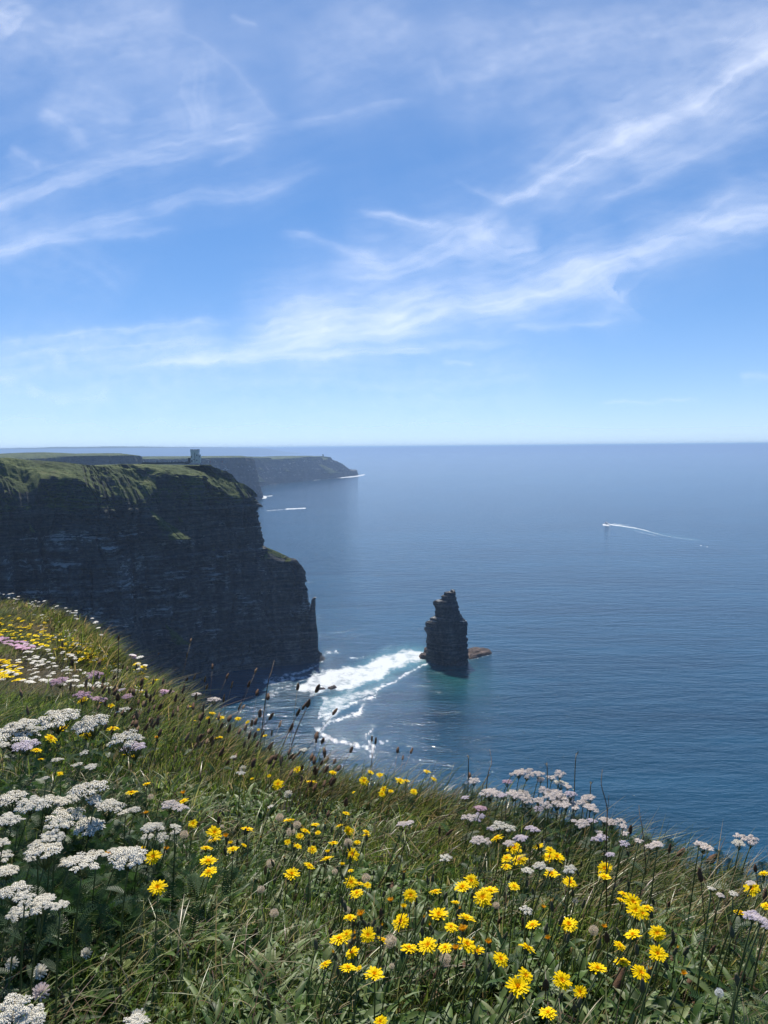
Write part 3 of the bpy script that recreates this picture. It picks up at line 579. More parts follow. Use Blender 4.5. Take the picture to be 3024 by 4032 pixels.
# ------------------------------------------------------------------ tower, annexes, wall, visitors
M_STONE = simple_mat('pale_limestone', (.66, .63, .58), .9, .25, 1.2, bump=.3); M_STONED = simple_mat('dark_stone', (.10, .10, .10), .9, .3, 1.5)
M_VOID = simple_mat('shadowed_opening', (.02, .02, .025), .9, .2, 3); M_ROOF = simple_mat('slate', (.09, .10, .11), .8, .2, 4)
TY = 765.0
def build_tower():
    b = P1(769, 1818, TY); gx, gz = b[0], b[2] - 1.2; k = TY / F
    t = tag(empty('stone_tower', (gx, TY, gz)), 'pale stone tower with battlements on the grassy cliff top', 'tower')
    W = 28.5 * k; H = 48 * k + 1.2
    m = MB(); m.box((0, 0, (H - 1.4) / 2), (W, W, H - 1.4)); o = link('wall', m.mesh('tower_wall', [M_STONE]), t)
    m = MB(); m.box((0, 0, H - 2.0), (W + .45, W + .45, .5)); m.box((0, 0, H - 1.15), (W + .3, W + .3, 1.2)); link('parapet', m.mesh('parapet', [M_STONE]), t)
    for i in range(4):
        for j in range(4):
            if 0 < i < 3 and 0 < j < 3: continue
            mm = MB(); mm.box((-W / 2 + .35 + i * (W - .7) / 3, -W / 2 + .35 + j * (W - .7) / 3, H - .25), (1.05, 1.05, .62)); link('merlon', mm.mesh('merlon', [M_STONED]), t)
    for (x, z, w_, h_) in [(-W * .36, 6.2, .55, 1.9), (W * .36, 7.6, .8, 1.3), (W * .34, 2.7, .8, 1.3), (-W * .05, 3.6, 2.0, .3)]:
        mm = MB(); mm.box((x, -W / 2 - .03, z), (w_, .1, h_)); f = link('window', mm.mesh('window', [M_VOID]), t)
        mm = MB(); mm.box((x, -W / 2 - .08, z - h_ / 2 - .1), (w_ + .3, .16, .16)); link('sill', mm.mesh('sill', [M_STONED]), f)
    mm = MB(); mm.tube([(W * .08, -W / 2 - .12, 0), (W * .08, -W / 2 - .12, H - 3.2)], .22, 8); link('drainpipe', mm.mesh('pipe', [M_STONED]), t)
    mm = MB(); mm.box((-W * .34, -W / 2 - .03, 1.9), (1.0, .1, 2.2)); link('door', mm.mesh('door', [M_VOID]), t)
    mm = MB(); mm.box((W / 2 + .95, -.8, 4.0), (2.1, 2.6, 8.2)); mm.box((W / 2 + .95, -.8, 8.2), (2.3, 2.8, .35)); tu = link('turret', mm.mesh('turret', [M_STONE]), t)
    mm = MB(); mm.box((W / 2 + 1.2, -2.13, 6.2), (.5, .1, 1.2)); link('window', mm.mesh('slit', [M_VOID]), tu)
    mm = MB(); mm.box((-W / 2 - 1.45, -.4, 2.5), (2.9, 4.2, 5.0)); an = link('annex', mm.mesh('annex', [M_STONED]), t)
    mm = MB(); mm.box((-W / 2 - 1.45, -.4, 5.1), (3.1, 4.4, .25)); link('roof', mm.mesh('annex_roof', [M_ROOF]), an)
build_tower()
# ruined tower on the farthest headland
b = P1(1272, 1797, 5050); kk = 5050 / F
t = tag(empty('ruined_tower', (b[0], 5050, b[2] - 4)), 'tiny ruined square tower on the farthest hazy headland', 'tower')
m = MB(); m.box((0, 0, 8), (4.6 * kk, 4.6 * kk, 16)); link('wall', m.mesh('ruin_wall', [M_STONED]), t)
m = MB(); m.box((-2.2, 0, 17), (2.4, 4.6 * kk, 2.6)); m.box((2.6, 0, 16.6), (2, 4.6 * kk, 1.6)); link('broken_top', m.mesh('broken_top', [M_STONED]), t)

# low wall along the cliff-top path
m = MB()
pw = [P1(x, 1822 + 1.2 * math.sin(x / 30), 758) for x in range(560, 752, 6)]
for a, b in zip(pw[:-1], pw[1:]):
    m.box(((a[0] + b[0]) / 2, 758 + random.uniform(-.1, .1), (a[2] + b[2]) / 2 - .3), (abs(b[0] - a[0]) * 1.02, .5, 1.9 + random.uniform(-.1, .1)))
tag(link('stone_wall', m.mesh('stone_wall', [M_STONED])), 'low dark flagstone wall running along the cliff top to the tower', 'wall')

def person_mesh(pose):
    bm = bpy.data.meshes.new('body'); s = pose
    v = [(0, 0, .95), (0, .01, 1.2), (0, 0, 1.42), (0, 0, 1.53), (0, .01, 1.66), (0, .01, 1.74),
         (-.09, 0, .9), (-.1, .04 + s * .1, .5), (-.1, s * .12, .07), (-.1, -.12 + s * .12, .03), (.09, 0, .9), (.1, .04 - s * .1, .5), (.1, -s * .12, .07), (.1, -.12 - s * .12, .03),
         (-.19, 0, 1.38), (-.24, .02, 1.1), (-.23, -.08 - s * .08, .84), (.19, 0, 1.38), (.24, .02, 1.1), (.23, -.08 + s * .1, .86)]
    e = [(0, 1), (1, 2), (2, 3), (3, 4), (4, 5), (0, 6), (6, 7), (7, 8), (8, 9), (0, 10), (10, 11), (11, 12), (12, 13), (2, 14), (14, 15), (15, 16), (2, 17), (17, 18), (18, 19)]
    rad = [.15, .14, .16, .06, .1, .08, .1, .07, .05, .045, .1, .07, .05, .045, .07, .05, .035, .07, .05, .035]
    bm.from_pydata(v, e, []); o = bpy.data.objects.new('body_tmp', bm); COL.objects.link(o)
    sk = o.modifiers.new('skin', 'SKIN'); ss = o.modifiers.new('sub', 'SUBSURF'); ss.levels = 1
    for i, r_ in enumerate(rad): bm.skin_vertices[0].data[i].radius = (r_, r_ * .85)
    bm.skin_vertices[0].data[0].use_root = True
    dg = bpy.context.evaluated_depsgraph_get(); me = bpy.data.meshes.new_from_object(o.evaluated_get(dg)); bpy.data.objects.remove(o)
    me.polygons.foreach_set('use_smooth', np.ones(len(me.polygons), bool)); return me
cols = [('white', (.7, .7, .7)), ('navy', (.02, .03, .08)), ('red', (.35, .04, .03)), ('pale blue', (.3, .45, .6)), ('grey', (.2, .2, .2)), ('cream', (.6, .55, .4))]
poses = []
for k in (0., .8, -.8): poses.append(person_mesh(k))
clo = [simple_mat('cloth_' + c.replace(' ', '_'), q, .8) for c, q in cols]
spots = [(566, 0), (612, 3), (621, 1), (640, 4), (665, 5), (671, 0), (678, 3), (684, 0), (697, 0), (702, 4), (716, 1), (725, 0), (737, 1), (812, 1), (820, 0), (828, 2), (836, 1), (850, 0), (858, 4), (870, 1), (876, 2)]
words = ['first', 'second', 'third', 'fourth', 'fifth', 'sixth', 'seventh', 'eighth', 'ninth', 'tenth', 'eleventh', 'twelfth', 'thirteenth', 'fourteenth', 'fifteenth', 'sixteenth', 'seventeenth', 'eighteenth', 'nineteenth', 'twentieth']
nl = nr_ = 0
for i, (x, ci) in enumerate(spots):
    left = x < 760; p = P1(x, 1817.5 if left else 1818.5, 752 + (i % 3)); me = poses[i % 3].copy(); me.materials.clear(); me.materials.append(clo[ci])
    o = link('person', me, None, (p[0], p[1], p[2] - .9)); o.rotation_euler = (0, 0, i * 1.3)
    if left: nl += 1; lab = f'tiny person in {cols[ci][0]}, {words[nl - 1]} from left on the path left of the tower'
    else: nr_ += 1; lab = f'tiny person in {cols[ci][0]}, {words[nr_ - 1]} from the tower on the path right'
    tag(o, lab, 'person', 'visitors walking on the cliff top')

# ------------------------------------------------------------------ tour boat
def build_boat():
    M_W = simple_mat('white_paint', (.75, .75, .75), .4, .06); M_B = simple_mat('white_hull', (.85, .85, .85), .4, .1); M_G = simple_mat('cabin_glass', (.03, .04, .05), .15, .1)
    p = sea_pt(np.array([2390.]), np.array([2064.]))[0]; q = sea_pt(np.array([2440.]), np.array([2070.]))[0]
    h = math.atan2(p[1] - q[1], p[0] - q[0])
    t = tag(empty('tour_boat', (p[0], p[1], .1)), 'small white passenger boat with a foaming wake on the open sea', 'boat'); t.rotation_euler = (0, 0, h)
    n = 13; xs = np.linspace(-9, 9, n); hw = 2.6 * np.clip(1 - ((xs + 2) / 11) ** 4 * (xs > -2), 0, 1) ** .8 + .02; sheer = 1.7 + .9 * np.clip((xs + 2) / 11, 0, 1) ** 2
    V = []; 
    for i in range(n): V += [(xs[i], -hw[i], sheer[i]), (xs[i] * .97, -hw[i] * .75, -.2), (xs[i] * .97, hw[i] * .75, -.2), (xs[i], hw[i], sheer[i])]
    m = MB(); m.add(V, [(i * 4 + j, (i + 1) * 4 + j, (i + 1) * 4 + (j + 1) % 4, i * 4 + (j + 1) % 4) for i in range(n - 1) for j in range(4)] + [(0, 1, 2, 3), tuple((n - 1) * 4 + j for j in (3, 2, 1, 0))])
    link('hull', m.mesh('hull', [M_B]), t)
    m = MB(); m.box((1, 0, 2.9), (8.5, 3.9, 2.2), 0, 0, .94); c = link('cabin', m.mesh('cabin', [M_W]), t)
    m = MB(); m.box((1, 0, 3.25), (8.55, 3.85, .45)); link('window', m.mesh('window_band', [M_G]), c)
    m = MB(); m.box((3.2, 0, 4.8), (2.4, 2.8, 1.6), 0, 0, .85); wh = link('wheelhouse', m.mesh('wheelhouse', [M_W]), t)
    m = MB(); m.box((3.25, 0, 5.0), (2.45, 2.7, .6)); link('window', m.mesh('wheelhouse_window', [M_G]), wh)
    m = MB(); m.tube([(0, 0, 4), (0, 0, 6.2)], .07, 6); m.tube([(0, -1, 5.6), (0, 1, 5.6)], .05, 5); link('mast', m.mesh('mast', [M_W]), t)
    m = MB()
    for sgn in (-1, 1):
        m.tube([(-8.6, sgn * 2.3, 2.6), (-3, sgn * 2.4, 2.6), (6, sgn * 2, 3.1)], .05, 4)
        for x in (-8.6, -6.5, -4.5): m.tube([(x, sgn * 2.3, 1.6), (x, sgn * 2.3, 2.6)], .05, 4)
    link('railing', m.mesh('railing', [M_W]), t)
build_boat()

# ================================================================== FOREGROUND HILLSIDE
BR = [(3700, 3700, 1.45), (3300, 3590, 1.75), (3024, 3500, 2.0), (2700, 3390, 2.25), (2400, 3300, 2.5), (2000, 3160, 2.85), (1800, 3090, 3.1), (1500, 3040, 3.4), (1230, 3010, 3.7), (1000, 2930, 4.3), (800, 2820, 5.2), (640, 2740, 6.3),
      (545, 2660, 8.2), (430, 2580, 10.5), (395, 2535, 11.8), (330, 2470, 13.8), (180, 2415, 16.5), (0, 2360, 20), (-400, 2300, 27)]
IN = [(0, 4032, 1.12), (1512, 4032, 1.22), (3024, 4032, 1.16), (-900, 4032, 1.1), (3900, 4032, 1.1), (0, 3600, 1.55), (800, 3550, 1.72), (1512, 3550, 1.82), (2300, 3650, 1.65), (3000, 3750, 1.5), (0, 3150, 2.5), (600, 3150, 2.7), (1100, 3250, 2.6),
      (0, 2860, 4.3), (400, 2900, 4.2), (0, 2680, 7.2), (280, 2680, 7.6), (0, 2560, 10.5), (220, 2560, 11.2), (0, 2460, 14), (-900, 3000, 3.3), (-900, 2650, 8), (-900, 2480, 14), (-900, 2380, 22)]
ctrl = [P1(*a) - np.array([0, 0, .12 + .004 * a[2]]) for a in BR] + [P1(*a) - np.array([0, 0, .06]) for a in IN]
ctrl += [np.array([x, y, 192 + z]) for x, y, z in [(0, -1.5, -.75), (-3, -2, -.5), (2.5, -2, -.9), (-6, -1, -.3), (-8, 3, -1.0), (-14, 6, -1.8)]]
ctrl = np.array(ctrl)
def _k(r): return r * r * np.log(r + 1e-9)
_n = len(ctrl); K = _k(np.linalg.norm(ctrl[:, None, :2] - ctrl[None, :, :2], axis=-1)) + np.eye(_n) * .02
Pm = np.column_stack([np.ones(_n), ctrl[:, :2]]); Am = np.block([[K, Pm], [Pm.T, np.zeros((3, 3))]])
sol = np.linalg.solve(Am, np.concatenate([ctrl[:, 2], np.zeros(3)]))
brk = np.array([P1(*a)[:2] for a in BR]); brk = np.concatenate([[(7.0, -5.0), (3.0, -.2)], brk, [(-30, 45), (-60, 80)]])
def brink(x, y):
    """signed distance past the brink (positive = over the edge)"""
    best = np.full(x.shape, 1e9); sg = np.zeros(x.shape)
    for a, b in zip(brk[:-1], brk[1:]):
        d = b - a; t = np.clip(((x - a[0]) * d[0] + (y - a[1]) * d[1]) / (d @ d), 0, 1)
        ex, ey = x - a[0] - t * d[0], y - a[1] - t * d[1]; q = np.hypot(ex, ey); m = q < best - 1e-9
        best = np.where(m, q, best); sg = np.where(m, np.sign(d[0] * (y - a[1]) - d[1] * (x - a[0])), sg)
    return -sg * best
def ground_z(x, y):
    x = np.asarray(x, float); y = np.asarray(y, float); sh = x.shape; x = x.ravel(); y = y.ravel()
    z = np.empty_like(x)
    for i in range(0, len(x), 40000):
        a, b = x[i:i + 40000], y[i:i + 40000]
        r_ = np.hypot(a[:, None] - ctrl[:, 0], b[:, None] - ctrl[:, 1]); z[i:i + 40000] = _k(r_) @ sol[:_n] + sol[_n] + sol[_n + 1] * a + sol[_n + 2] * b
    rr = np.hypot(x, y); w_ = sst(24, 45, rr); z = z * (1 - w_) + (186) * w_
    e = brink(x, y); z = z - 1.5 * np.clip(e, 0, None) ** 1.35
    z = z + (fbm(x / .9, y / .9, 0, 201, 3) - .5) * .10 + (fbm(x / .25, y / .25, 0, 207, 2) - .5) * .035
    z = z + (fbm(x / 4, y / 4, 0, 211, 3) - .5) * .5 * sst(5, 12, rr)
    return np.maximum(z, -.8).reshape(sh)

M_SOIL, n_, o_ = mat('soil'); co = N(n_, 'ShaderNodeNewGeometry').outputs['Position']
c_ = ramp(n_, noise(n_, co, 9, 6, .7), [(.3, (.012, .011, .007)), (.5, (.035, .033, .018)), (.62, (.04, .05, .02)), (.75, (.09, .085, .07))])
p_ = N(n_, 'ShaderNodeBsdfPrincipled'); L(n_, c_, p_.inputs['Base Color']); p_.inputs['Roughness'].default_value = .95
b_ = N(n_, 'ShaderNodeBump'); b_.inputs['Distance'].default_value = .03; L(n_, noise(n_, co, 40, 5), b_.inputs['Height']); L(n_, b_.outputs[0], p_.inputs['Normal']); L(n_, p_.outputs[0], o_.inputs['Surface'])
gx = np.concatenate([np.linspace(-140, -24, 30), np.linspace(-23.5, -3.05, 130), np.linspace(-3, 3, 130), np.linspace(3.3, 12, 30), np.linspace(13, 60, 20)])
gy = np.concatenate([np.linspace(-60, -3, 20), np.linspace(-2.8, 5, 150), np.linspace(5.1, 28, 120), np.linspace(29, 90, 40)])
GX, GY = np.meshgrid(gx, gy); V = np.stack([GX, GY, ground_z(GX, GY)], -1).reshape(-1, 3)
tag(link('ground', mesh_np('ground', V, grid_faces(len(gy), len(gx)), None, True, [M_SOIL])), kind='structure')

def hit(px, py, h=0.0, tmax=40):
    """where the sight line through a picture point meets the hillside raised by h; clearance above ground returned too"""
    px = np.atleast_1d(np.asarray(px, float)); py = np.atleast_1d(np.asarray(py, float)); h = np.broadcast_to(np.asarray(h, float), px.shape)
    d = ray(px, py); t = 1.0 * 1.022 ** np.arange(int(math.log(tmax) / math.log(1.022)))
    Q = CAM + d[:, None] * t[None, :, None]; g = Q[..., 2] - ground_z(Q[..., 0], Q[..., 1]) - h[:, None]
    below = g <= 0; first = np.where(below.any(1), below.argmax(1), g.argmin(1))
    i = np.arange(len(px)); f0 = np.clip(first - 1, 0, None)
    a = g[i, f0]; b = g[i, first]; u = np.where(below.any(1) & (first > 0), a / np.where(np.abs(a - b) < 1e-9, 1, a - b), 1.0)
    tt = t[f0] + (t[first] - t[f0]) * u; Q = CAM + d * tt[:, None]
    return Q, Q[:, 2] - ground_z(Q[:, 0], Q[:, 1])

# ---- grass and ground cover --------------------------------------------------
M_GRASS = leaf_mat('grass_blade', trans=.42, rough=.42, spec=.28, attrname='col', tcol=1.5)
def blades(pos, h, width, lean_az, lean, col, K=4, curl=None):
    n = len(pos); t = np.linspace(0, 1, K)[None, :, None]
    la = np.stack([np.cos(lean_az), np.sin(lean_az), np.zeros(n)], 1)
    side_az = lean_az + math.pi / 2 + rng.normal(0, .7, n); sd_ = np.stack([np.cos(side_az), np.sin(side_az), np.zeros(n)], 1)
    up = np.array([0, 0, 1.0])
    c = pos[:, None] + up * (h[:, None, None] * (t - .35 * (lean[:, None, None] * t ** 2))) + la[:, None] * (h * lean)[:, None, None] * t ** 1.7
    wt = (1 - t ** 1.8) * .95 + .08
    o = sd_[:, None] * width[:, None, None] * .5 * wt
    V = np.stack([c - o, c + o], 2).reshape(-1, 3)
    b = (np.arange(n) * K * 2)[:, None]; k = (np.arange(K - 1) * 2)[None]
    f = np.stack([b + k, b + k + 1, b + k + 3, b + k + 2], -1).reshape(-1, 4)
    C = np.repeat(col, K * 2, 0); return V, f, C
def merge(parts):
    V = []; Fq = []; C = []; n = 0
    for v, f, c in parts: V.append(v); Fq.append(f + n); C.append(c); n += len(v)
    return np.concatenate(V), np.concatenate(Fq), np.concatenate(C)
def scatter(n, rmin, rmax, azl=-33, azr=33, power=1.0):
    """plan points within the field of view wedge, thinning with distance"""
    u = rng.random(n); r = (rmin ** (2 - power) + u * (rmax ** (2 - power) - rmin ** (2 - power))) ** (1 / (2 - power)) if power != 2 else rmin * (rmax / rmin) ** u
    a = np.radians(rng.uniform(azl, azr, n)); x, y = r * np.sin(a), r * np.cos(a)
    return x, y, r
PAL = np.array([(.020, .036, .006), (.062, .098, .013), (.115, .165, .024), (.18, .235, .044), (.26, .25, .08), (.33, .25, .12), (.028, .050, .010)])
def colours(n, probs, x, y):
    i = rng.choice(len(PAL), n, p=np.array(probs) / sum(probs)); c = PAL[i] * rng.uniform(.7, 1.3, (n, 1))
    return c * (0.35 + 1.25 * fbm(x / .35, y / .35, 0, 301, 3))[:, None]
parts = []
# short dense turf and longer blades
for n, hm, hs, wd, pr, rmax, rmin, pw_ in [(170000, .045, .018, .0030, [3, 4, 4, 3, 1.6, 1.2, 3], 7.5, .75, 1.55), (52000, .075, .025, .0030, [2, 4, 5, 3, 2.2, 1.4, 2], 9, .8, 1.55), (4500, .15, .04, .0024, [1, 3, 3, 3, 2, 1.2, 1], 9, .9, 1.5)]:
    x, y, r = scatter(n, rmin, rmax, power=pw_); e = brink(x, y); z = ground_z(x, y)
    dens_ = .12 + 1.6 * sst(.38, .60, fbm(x / .30, y / .30, 0, 321, 3)); keep = (e < .55) & (rng.random(n) < dens_)
    x, y, z, r, e = x[keep], y[keep], z[keep], r[keep], e[keep]; m_ = len(x)
    h = np.clip(rng.normal(hm, hs, m_), .03, .5) * (.7 + .6 * fbm(x / .6, y / .6, 0, 331, 2)); h = h * (1 - .35 * sst(1.7, 1.2, r))
    wind = R(-25) + rng.normal(0, 1.3, m_)
    parts.append(blades(np.stack([x, y, z - .01], 1), h, wd * np.maximum(1, r / 1.7) * rng.uniform(.7, 1.5, m_), wind, np.clip(rng.normal(.55, .3, m_), .05, 1.2), colours(m_, pr, x, y)))
# brink fringe
n = 26000; i = rng.random(n) * (len(brk) - 5) + 1; k = i.astype(int); q = brk[k] + (brk[k + 1] - brk[k]) * (i - k)[:, None] + rng.normal(0, .28, (n, 2))
x, y = q[:, 0], q[:, 1]; r = np.hypot(x, y); e = brink(x, y); kp = (r < 24) & (e < .7); x, y, r = x[kp], y[kp], r[kp]; n = len(x)
parts.append(blades(np.stack([x, y, ground_z(x, y) - .01], 1), np.clip(rng.normal(.17, .05, n), .05, .4) * np.clip(r / 4, 1, 1.7), .0024 * np.maximum(1, r / 1.8), R(-20) + rng.normal(0, .7, n), np.clip(rng.normal(.8, .25, n), .1, 1.3), colours(n, [3, 4, 4, 2, 2.5, 3, 3], x, y) * np.array([1.0, .92, .85])))
# far left field
n = 95000; x, y, r = scatter(n, 4.5, 30, -34, 6, 1.3); e = brink(x, y); kp = (e < .8); x, y, r = x[kp], y[kp], r[kp]; n = len(x)
tone = fbm(x / 2.2, y / 2.2, 0, 341, 3); c = colours(n, [4, 5, 4, 2, 2, 1, 4], x, y) * (.8 + .5 * tone)[:, None]
br_ = (sst(.55, .7, fbm(x / 3, y / 1.5, 0, 345, 3)) + sst(1.6, .2, -brink(x, y)) * .7 * (r > 8))[:, None].clip(0, 1); c = c * (1 - br_) + np.array([(.16, .13, .075)]) * br_
parts.append(blades(np.stack([x, y, ground_z(x, y) - .02], 1), np.clip(rng.normal(.17, .05, n), .05, .4) * np.clip(r / 12, 1, 1.6), .0024 * np.maximum(1, r / 1.7), R(-10) + rng.normal(0, .6, n), np.clip(rng.normal(.95, .25, n), .1, 1.4), c))
V, f_, C_ = merge(parts)
tag(link('grass', mesh_np('grass', V, f_, {'col': C_}, True, [M_GRASS])), 'windblown green and straw coloured grass covering the cliff edge slope', kind='stuff')

# tangled pale flower stalks lying over the turf
M_STRAW = leaf_mat('dry_stalk', trans=.15, rough=.4, spec=.5, attrname='col')
parts = []
n = 7000; x, y, r = scatter(n, .85, 3.6, -31, 31, 1.3); kp = (brink(x, y) < .1) & (fbm(x / .5, y / .5, 0, 351, 2) > .42); x, y, r = x[kp], y[kp], r[kp]; n = len(x)
az = R(20) + rng.normal(0, .75, n) + math.pi * (rng.random(n) < .3)
sc2 = rng.choice(3, n, p=[.5, .28, .22]); base = np.array([(.19, .21, .07), (.30, .24, .12), (.12, .065, .035)])[sc2] * rng.uniform(.7, 1.25, (n, 1))
parts.append(blades(np.stack([x, y, ground_z(x, y) + .015 + rng.random(n) * .05], 1), rng.uniform(.025, .10, n), .0026 * np.maximum(1, r / 1.5), az, rng.uniform(.5, 1.4, n), base, K=6))
V, f_, C_ = merge(parts)
tag(link('stalk_litter', mesh_np('stalk_litter', V, f_, {'col': C_}, True, [M_STRAW])), 'tangle of bent pale green and dry brown stalks over the turf', kind='stuff')

# broad basal leaves
def leaves(name, n, rmin, rmax, Lm, Wm, colr, label, thr, azl=-31, azr=31, noise_s=.35, seed=361, flat=1.0, spec=.5, mask=None):
    x, y, r = scatter(n, rmin, rmax, azl, azr, 1.4); kp = (brink(x, y) < .1) & (fbm(x / noise_s, y / noise_s, 0, seed, 2) > thr)
    if mask is not None: kp &= mask(x, y)
    x, y, r = x[kp], y[kp], r[kp]; n = len(x); K = 6; t = np.linspace(0, 1, K)
    az = rng.uniform(0, 2 * math.pi, n); Ln = rng.normal(Lm, Lm * .25, n).clip(Lm * .4); W = rng.normal(Wm, Wm * .25, n).clip(Wm * .4)
    d = np.stack([np.cos(az), np.sin(az)], 1); el = rng.uniform(.2, 1.0, n) * flat
    prof_ = np.sin(np.clip(t * 1.02, 0, 1) ** .75 * math.pi) * .95 + .05
    cz = (Ln * np.sin(el))[:, None] * (t - .55 * t ** 2)[None] * 1.6 + .02; cr = (Ln * np.cos(el))[:, None] * t[None]
    cx = x[:, None] + d[:, :1] * cr; cy = y[:, None] + d[:, 1:] * cr; z0 = ground_z(x, y)[:, None] + cz
    s_ = np.stack([-d[:, 1], d[:, 0]], 1); tl = rng.normal(0, .3, n)
    V = np.zeros((n, K, 3, 3))
    for j, k in enumerate((-1, 0, 1)):
        hw = .5 * W[:, None] * prof_[None] * k
        V[:, :, j, 0] = cx + s_[:, :1] * hw; V[:, :, j, 1] = cy + s_[:, 1:] * hw; V[:, :, j, 2] = z0 + (abs(k) * .18 * W[:, None] * prof_) + hw * tl[:, None]
    b = (np.arange(n) * K * 3)[:, None, None]; kk = (np.arange(K - 1) * 3)[None, :, None]; jj = np.arange(2)[None, None]
    f = np.stack([b + kk + jj, b + kk + jj + 1, b + kk + jj + 4, b + kk + jj + 3], -1).reshape(-1, 4)
    C = np.repeat(np.array(colr)[rng.integers(0, len(colr), n)] * rng.uniform(.75, 1.3, (n, 1)), K * 3, 0)
    o = link(name, mesh_np(name, V.reshape(-1, 3), f, {'col': C}, True, [leaf_mat(name, trans=.35, rough=.5, spec=.42, attrname='col', tcol=1.6)])); tag(o, label, kind='stuff')
leaves('broad_leaves', 11000, .85, 3.4, .06, .014, [(.07, .13, .022), (.105, .17, .038), (.19, .23, .09), (.04, .08, .012)], 'low broad green plantain and hawkbit leaves between the grasses', .40)
leaves('clover_leaves', 12000, .85, 3.4, .022, .015, [(.055, .11, .02), (.10, .17, .035)], 'small rounded green leaves scattered through the turf', .45, seed=371)

leaves('long_leaves', 4200, .85, 2.1, .085, .011, [(.09, .15, .03), (.14, .20, .06), (.04, .085, .014)], 'long narrow leaves of low rosettes near the bottom of the slope', .56, seed=381, noise_s=.22, flat=.8)
# feathery yarrow foliage
def feathery(n, regions):
    V = []; Fc = []; k0 = 0; C = []
    for (px, py, sx, sy, cnt) in regions:
        qx, qy = rng.normal(px, sx, cnt), rng.normal(py, sy, cnt); Q, _ = hit(qx, qy, .05)
        e = brink(Q[:, 0], Q[:, 1]); ok = (e < .15) & (np.hypot(Q[:, 0], Q[:, 1]) > .85)
        for b in Q[ok]:
            z0 = ground_z(b[:1], b[1:2])[0] + rng.uniform(0, .12); Ln = rng.uniform(.035, .075); az = rng.uniform(0, 2 * math.pi); el = rng.uniform(.3, 1.3)
            d = np.array([math.cos(az) * math.cos(el), math.sin(az) * math.cos(el), math.sin(el)]); s_ = np.array([-math.sin(az), math.cos(az), rng.normal(0, .3)])
            col = np.array([(.016, .042, .008), (.03, .07, .014), (.055, .11, .03)])[rng.integers(3)] * rng.uniform(.8, 1.2)
            m_ = 13; t = np.linspace(.1, 1, m_); cpt = np.array([b[0], b[1], z0]) + d * (t * Ln)[:, None] - np.array([0, 0, 1]) * (t ** 2 * Ln * .3)[:, None]
            pl = Ln * .17 * np.sin(t * 2.6) ** .6 + .001
            for sg in (-1, 1):
                tip = cpt + (s_ * sg + d * .35) * pl[:, None]; a = cpt - d * Ln * .016; c = cpt + d * Ln * .016; tip2 = tip + d * Ln * .02
                q = np.stack([a, c, tip2, tip], 1); V.append(q.reshape(-1, 3)); Fc.append(np.arange(m_ * 4).reshape(-1, 4) + k0); k0 += m_ * 4; C.append(np.repeat(col[None], m_ * 4, 0))
            a = np.array([b[0], b[1], z0]); w_ = s_ * .0008; q = np.array([a - w_, a + w_, cpt[-1] + w_ * .3, cpt[-1] - w_ * .3]); V.append(q); Fc.append(np.arange(4)[None] + k0); k0 += 4; C.append(np.repeat(col[None], 4, 0))
    V = np.concatenate(V); o = link('feathery_leaves', mesh_np('feathery_leaves', V, np.concatenate(Fc), {'col': np.concatenate(C)}, False, [leaf_mat('feathery_leaves', trans=.3, rough=.45, attrname='col')]))
    tag(o, 'dark green feathery yarrow leaves massed beneath the flat white flowers', kind='stuff')
feathery(0, [(150, 3000, 160, 120, 700), (250, 3350, 260, 160, 1700), (500, 3560, 220, 90, 800), (150, 3650, 160, 120, 700), (300, 2900, 250, 100, 600), (2150, 3300, 200, 90, 800), (2450, 3350, 150, 70, 450), (2900, 3450, 90, 80, 170), (800, 2950, 250, 60, 200), (2950, 3800, 80, 150, 60), (1400, 2980, 150, 30, 60)])

# ================================================================== FLOWERS (things)
M_PET = leaf_mat('yellow_petals', (.95, .67, .003), .2, .6, .06, 1.15, .1, 40); M_PET2 = leaf_mat('golden_petals', (.92, .45, .002), .2, .6, .06, 1.1, .1, 40)
M_ORG = leaf_mat('orange_petals', (.74, .38, .01), .3, .5, .2, 1.1, .2, 40); M_CAL = simple_mat('calyx_green', (.07, .085, .03), .7, .4, 200); M_STEM = leaf_mat('stem_green', (.10, .125, .04), .12, .45, .4, 1, .3, 30)
M_STEMD = simple_mat('stem_dark_brown', (.085, .055, .028), .6, .4, 40); M_STEMB = simple_mat('stem_tan', (.15, .115, .06), .6, .35, 40)
M_YW = leaf_mat('yarrow_white', (.88, .83, .71), .12, .6, .2, 1.1, .12, 90); M_YL = leaf_mat('yarrow_lilac', (.74, .64, .76), .12, .6, .2, 1.0, .12, 90); M_YP = leaf_mat('yarrow_pink', (.74, .44, .58), .12, .6, .2, 1.0, .15, 90); M_YB = leaf_mat('yarrow_blush', (.86, .74, .70), .12, .6, .2, 1.1, .18, 90)
M_YC = simple_mat('yarrow_centre', (.62, .54, .36), .8, .3, 200); M_PLH = simple_mat('plantain_head', (.13, .07, .038), .85, .5, 700, bump=.8); M_PLT = simple_mat('plantain_head_tan', (.21, .13, .07), .85, .5, 700, bump=.8)
M_BUD = simple_mat('bud_green_brown', (.12, .11, .06), .85, .4, 500, bump=.6); M_BUDT = simple_mat('bud_tip_brown', (.22, .12, .05), .8, .4, 200); M_FLUF = leaf_mat('seed_fluff', (.74, .62, .48), .3, .8, .1, 1.1, .15, 60); M_FLUFW = leaf_mat('seed_fluff_white', (.8, .8, .78), .45, .8, .1, 1.1, .1, 60)
M_YLEAF = leaf_mat('yarrow_stem_leaf', (.04, .075, .03), .3, .5, .3, 1.2, .2, 60)

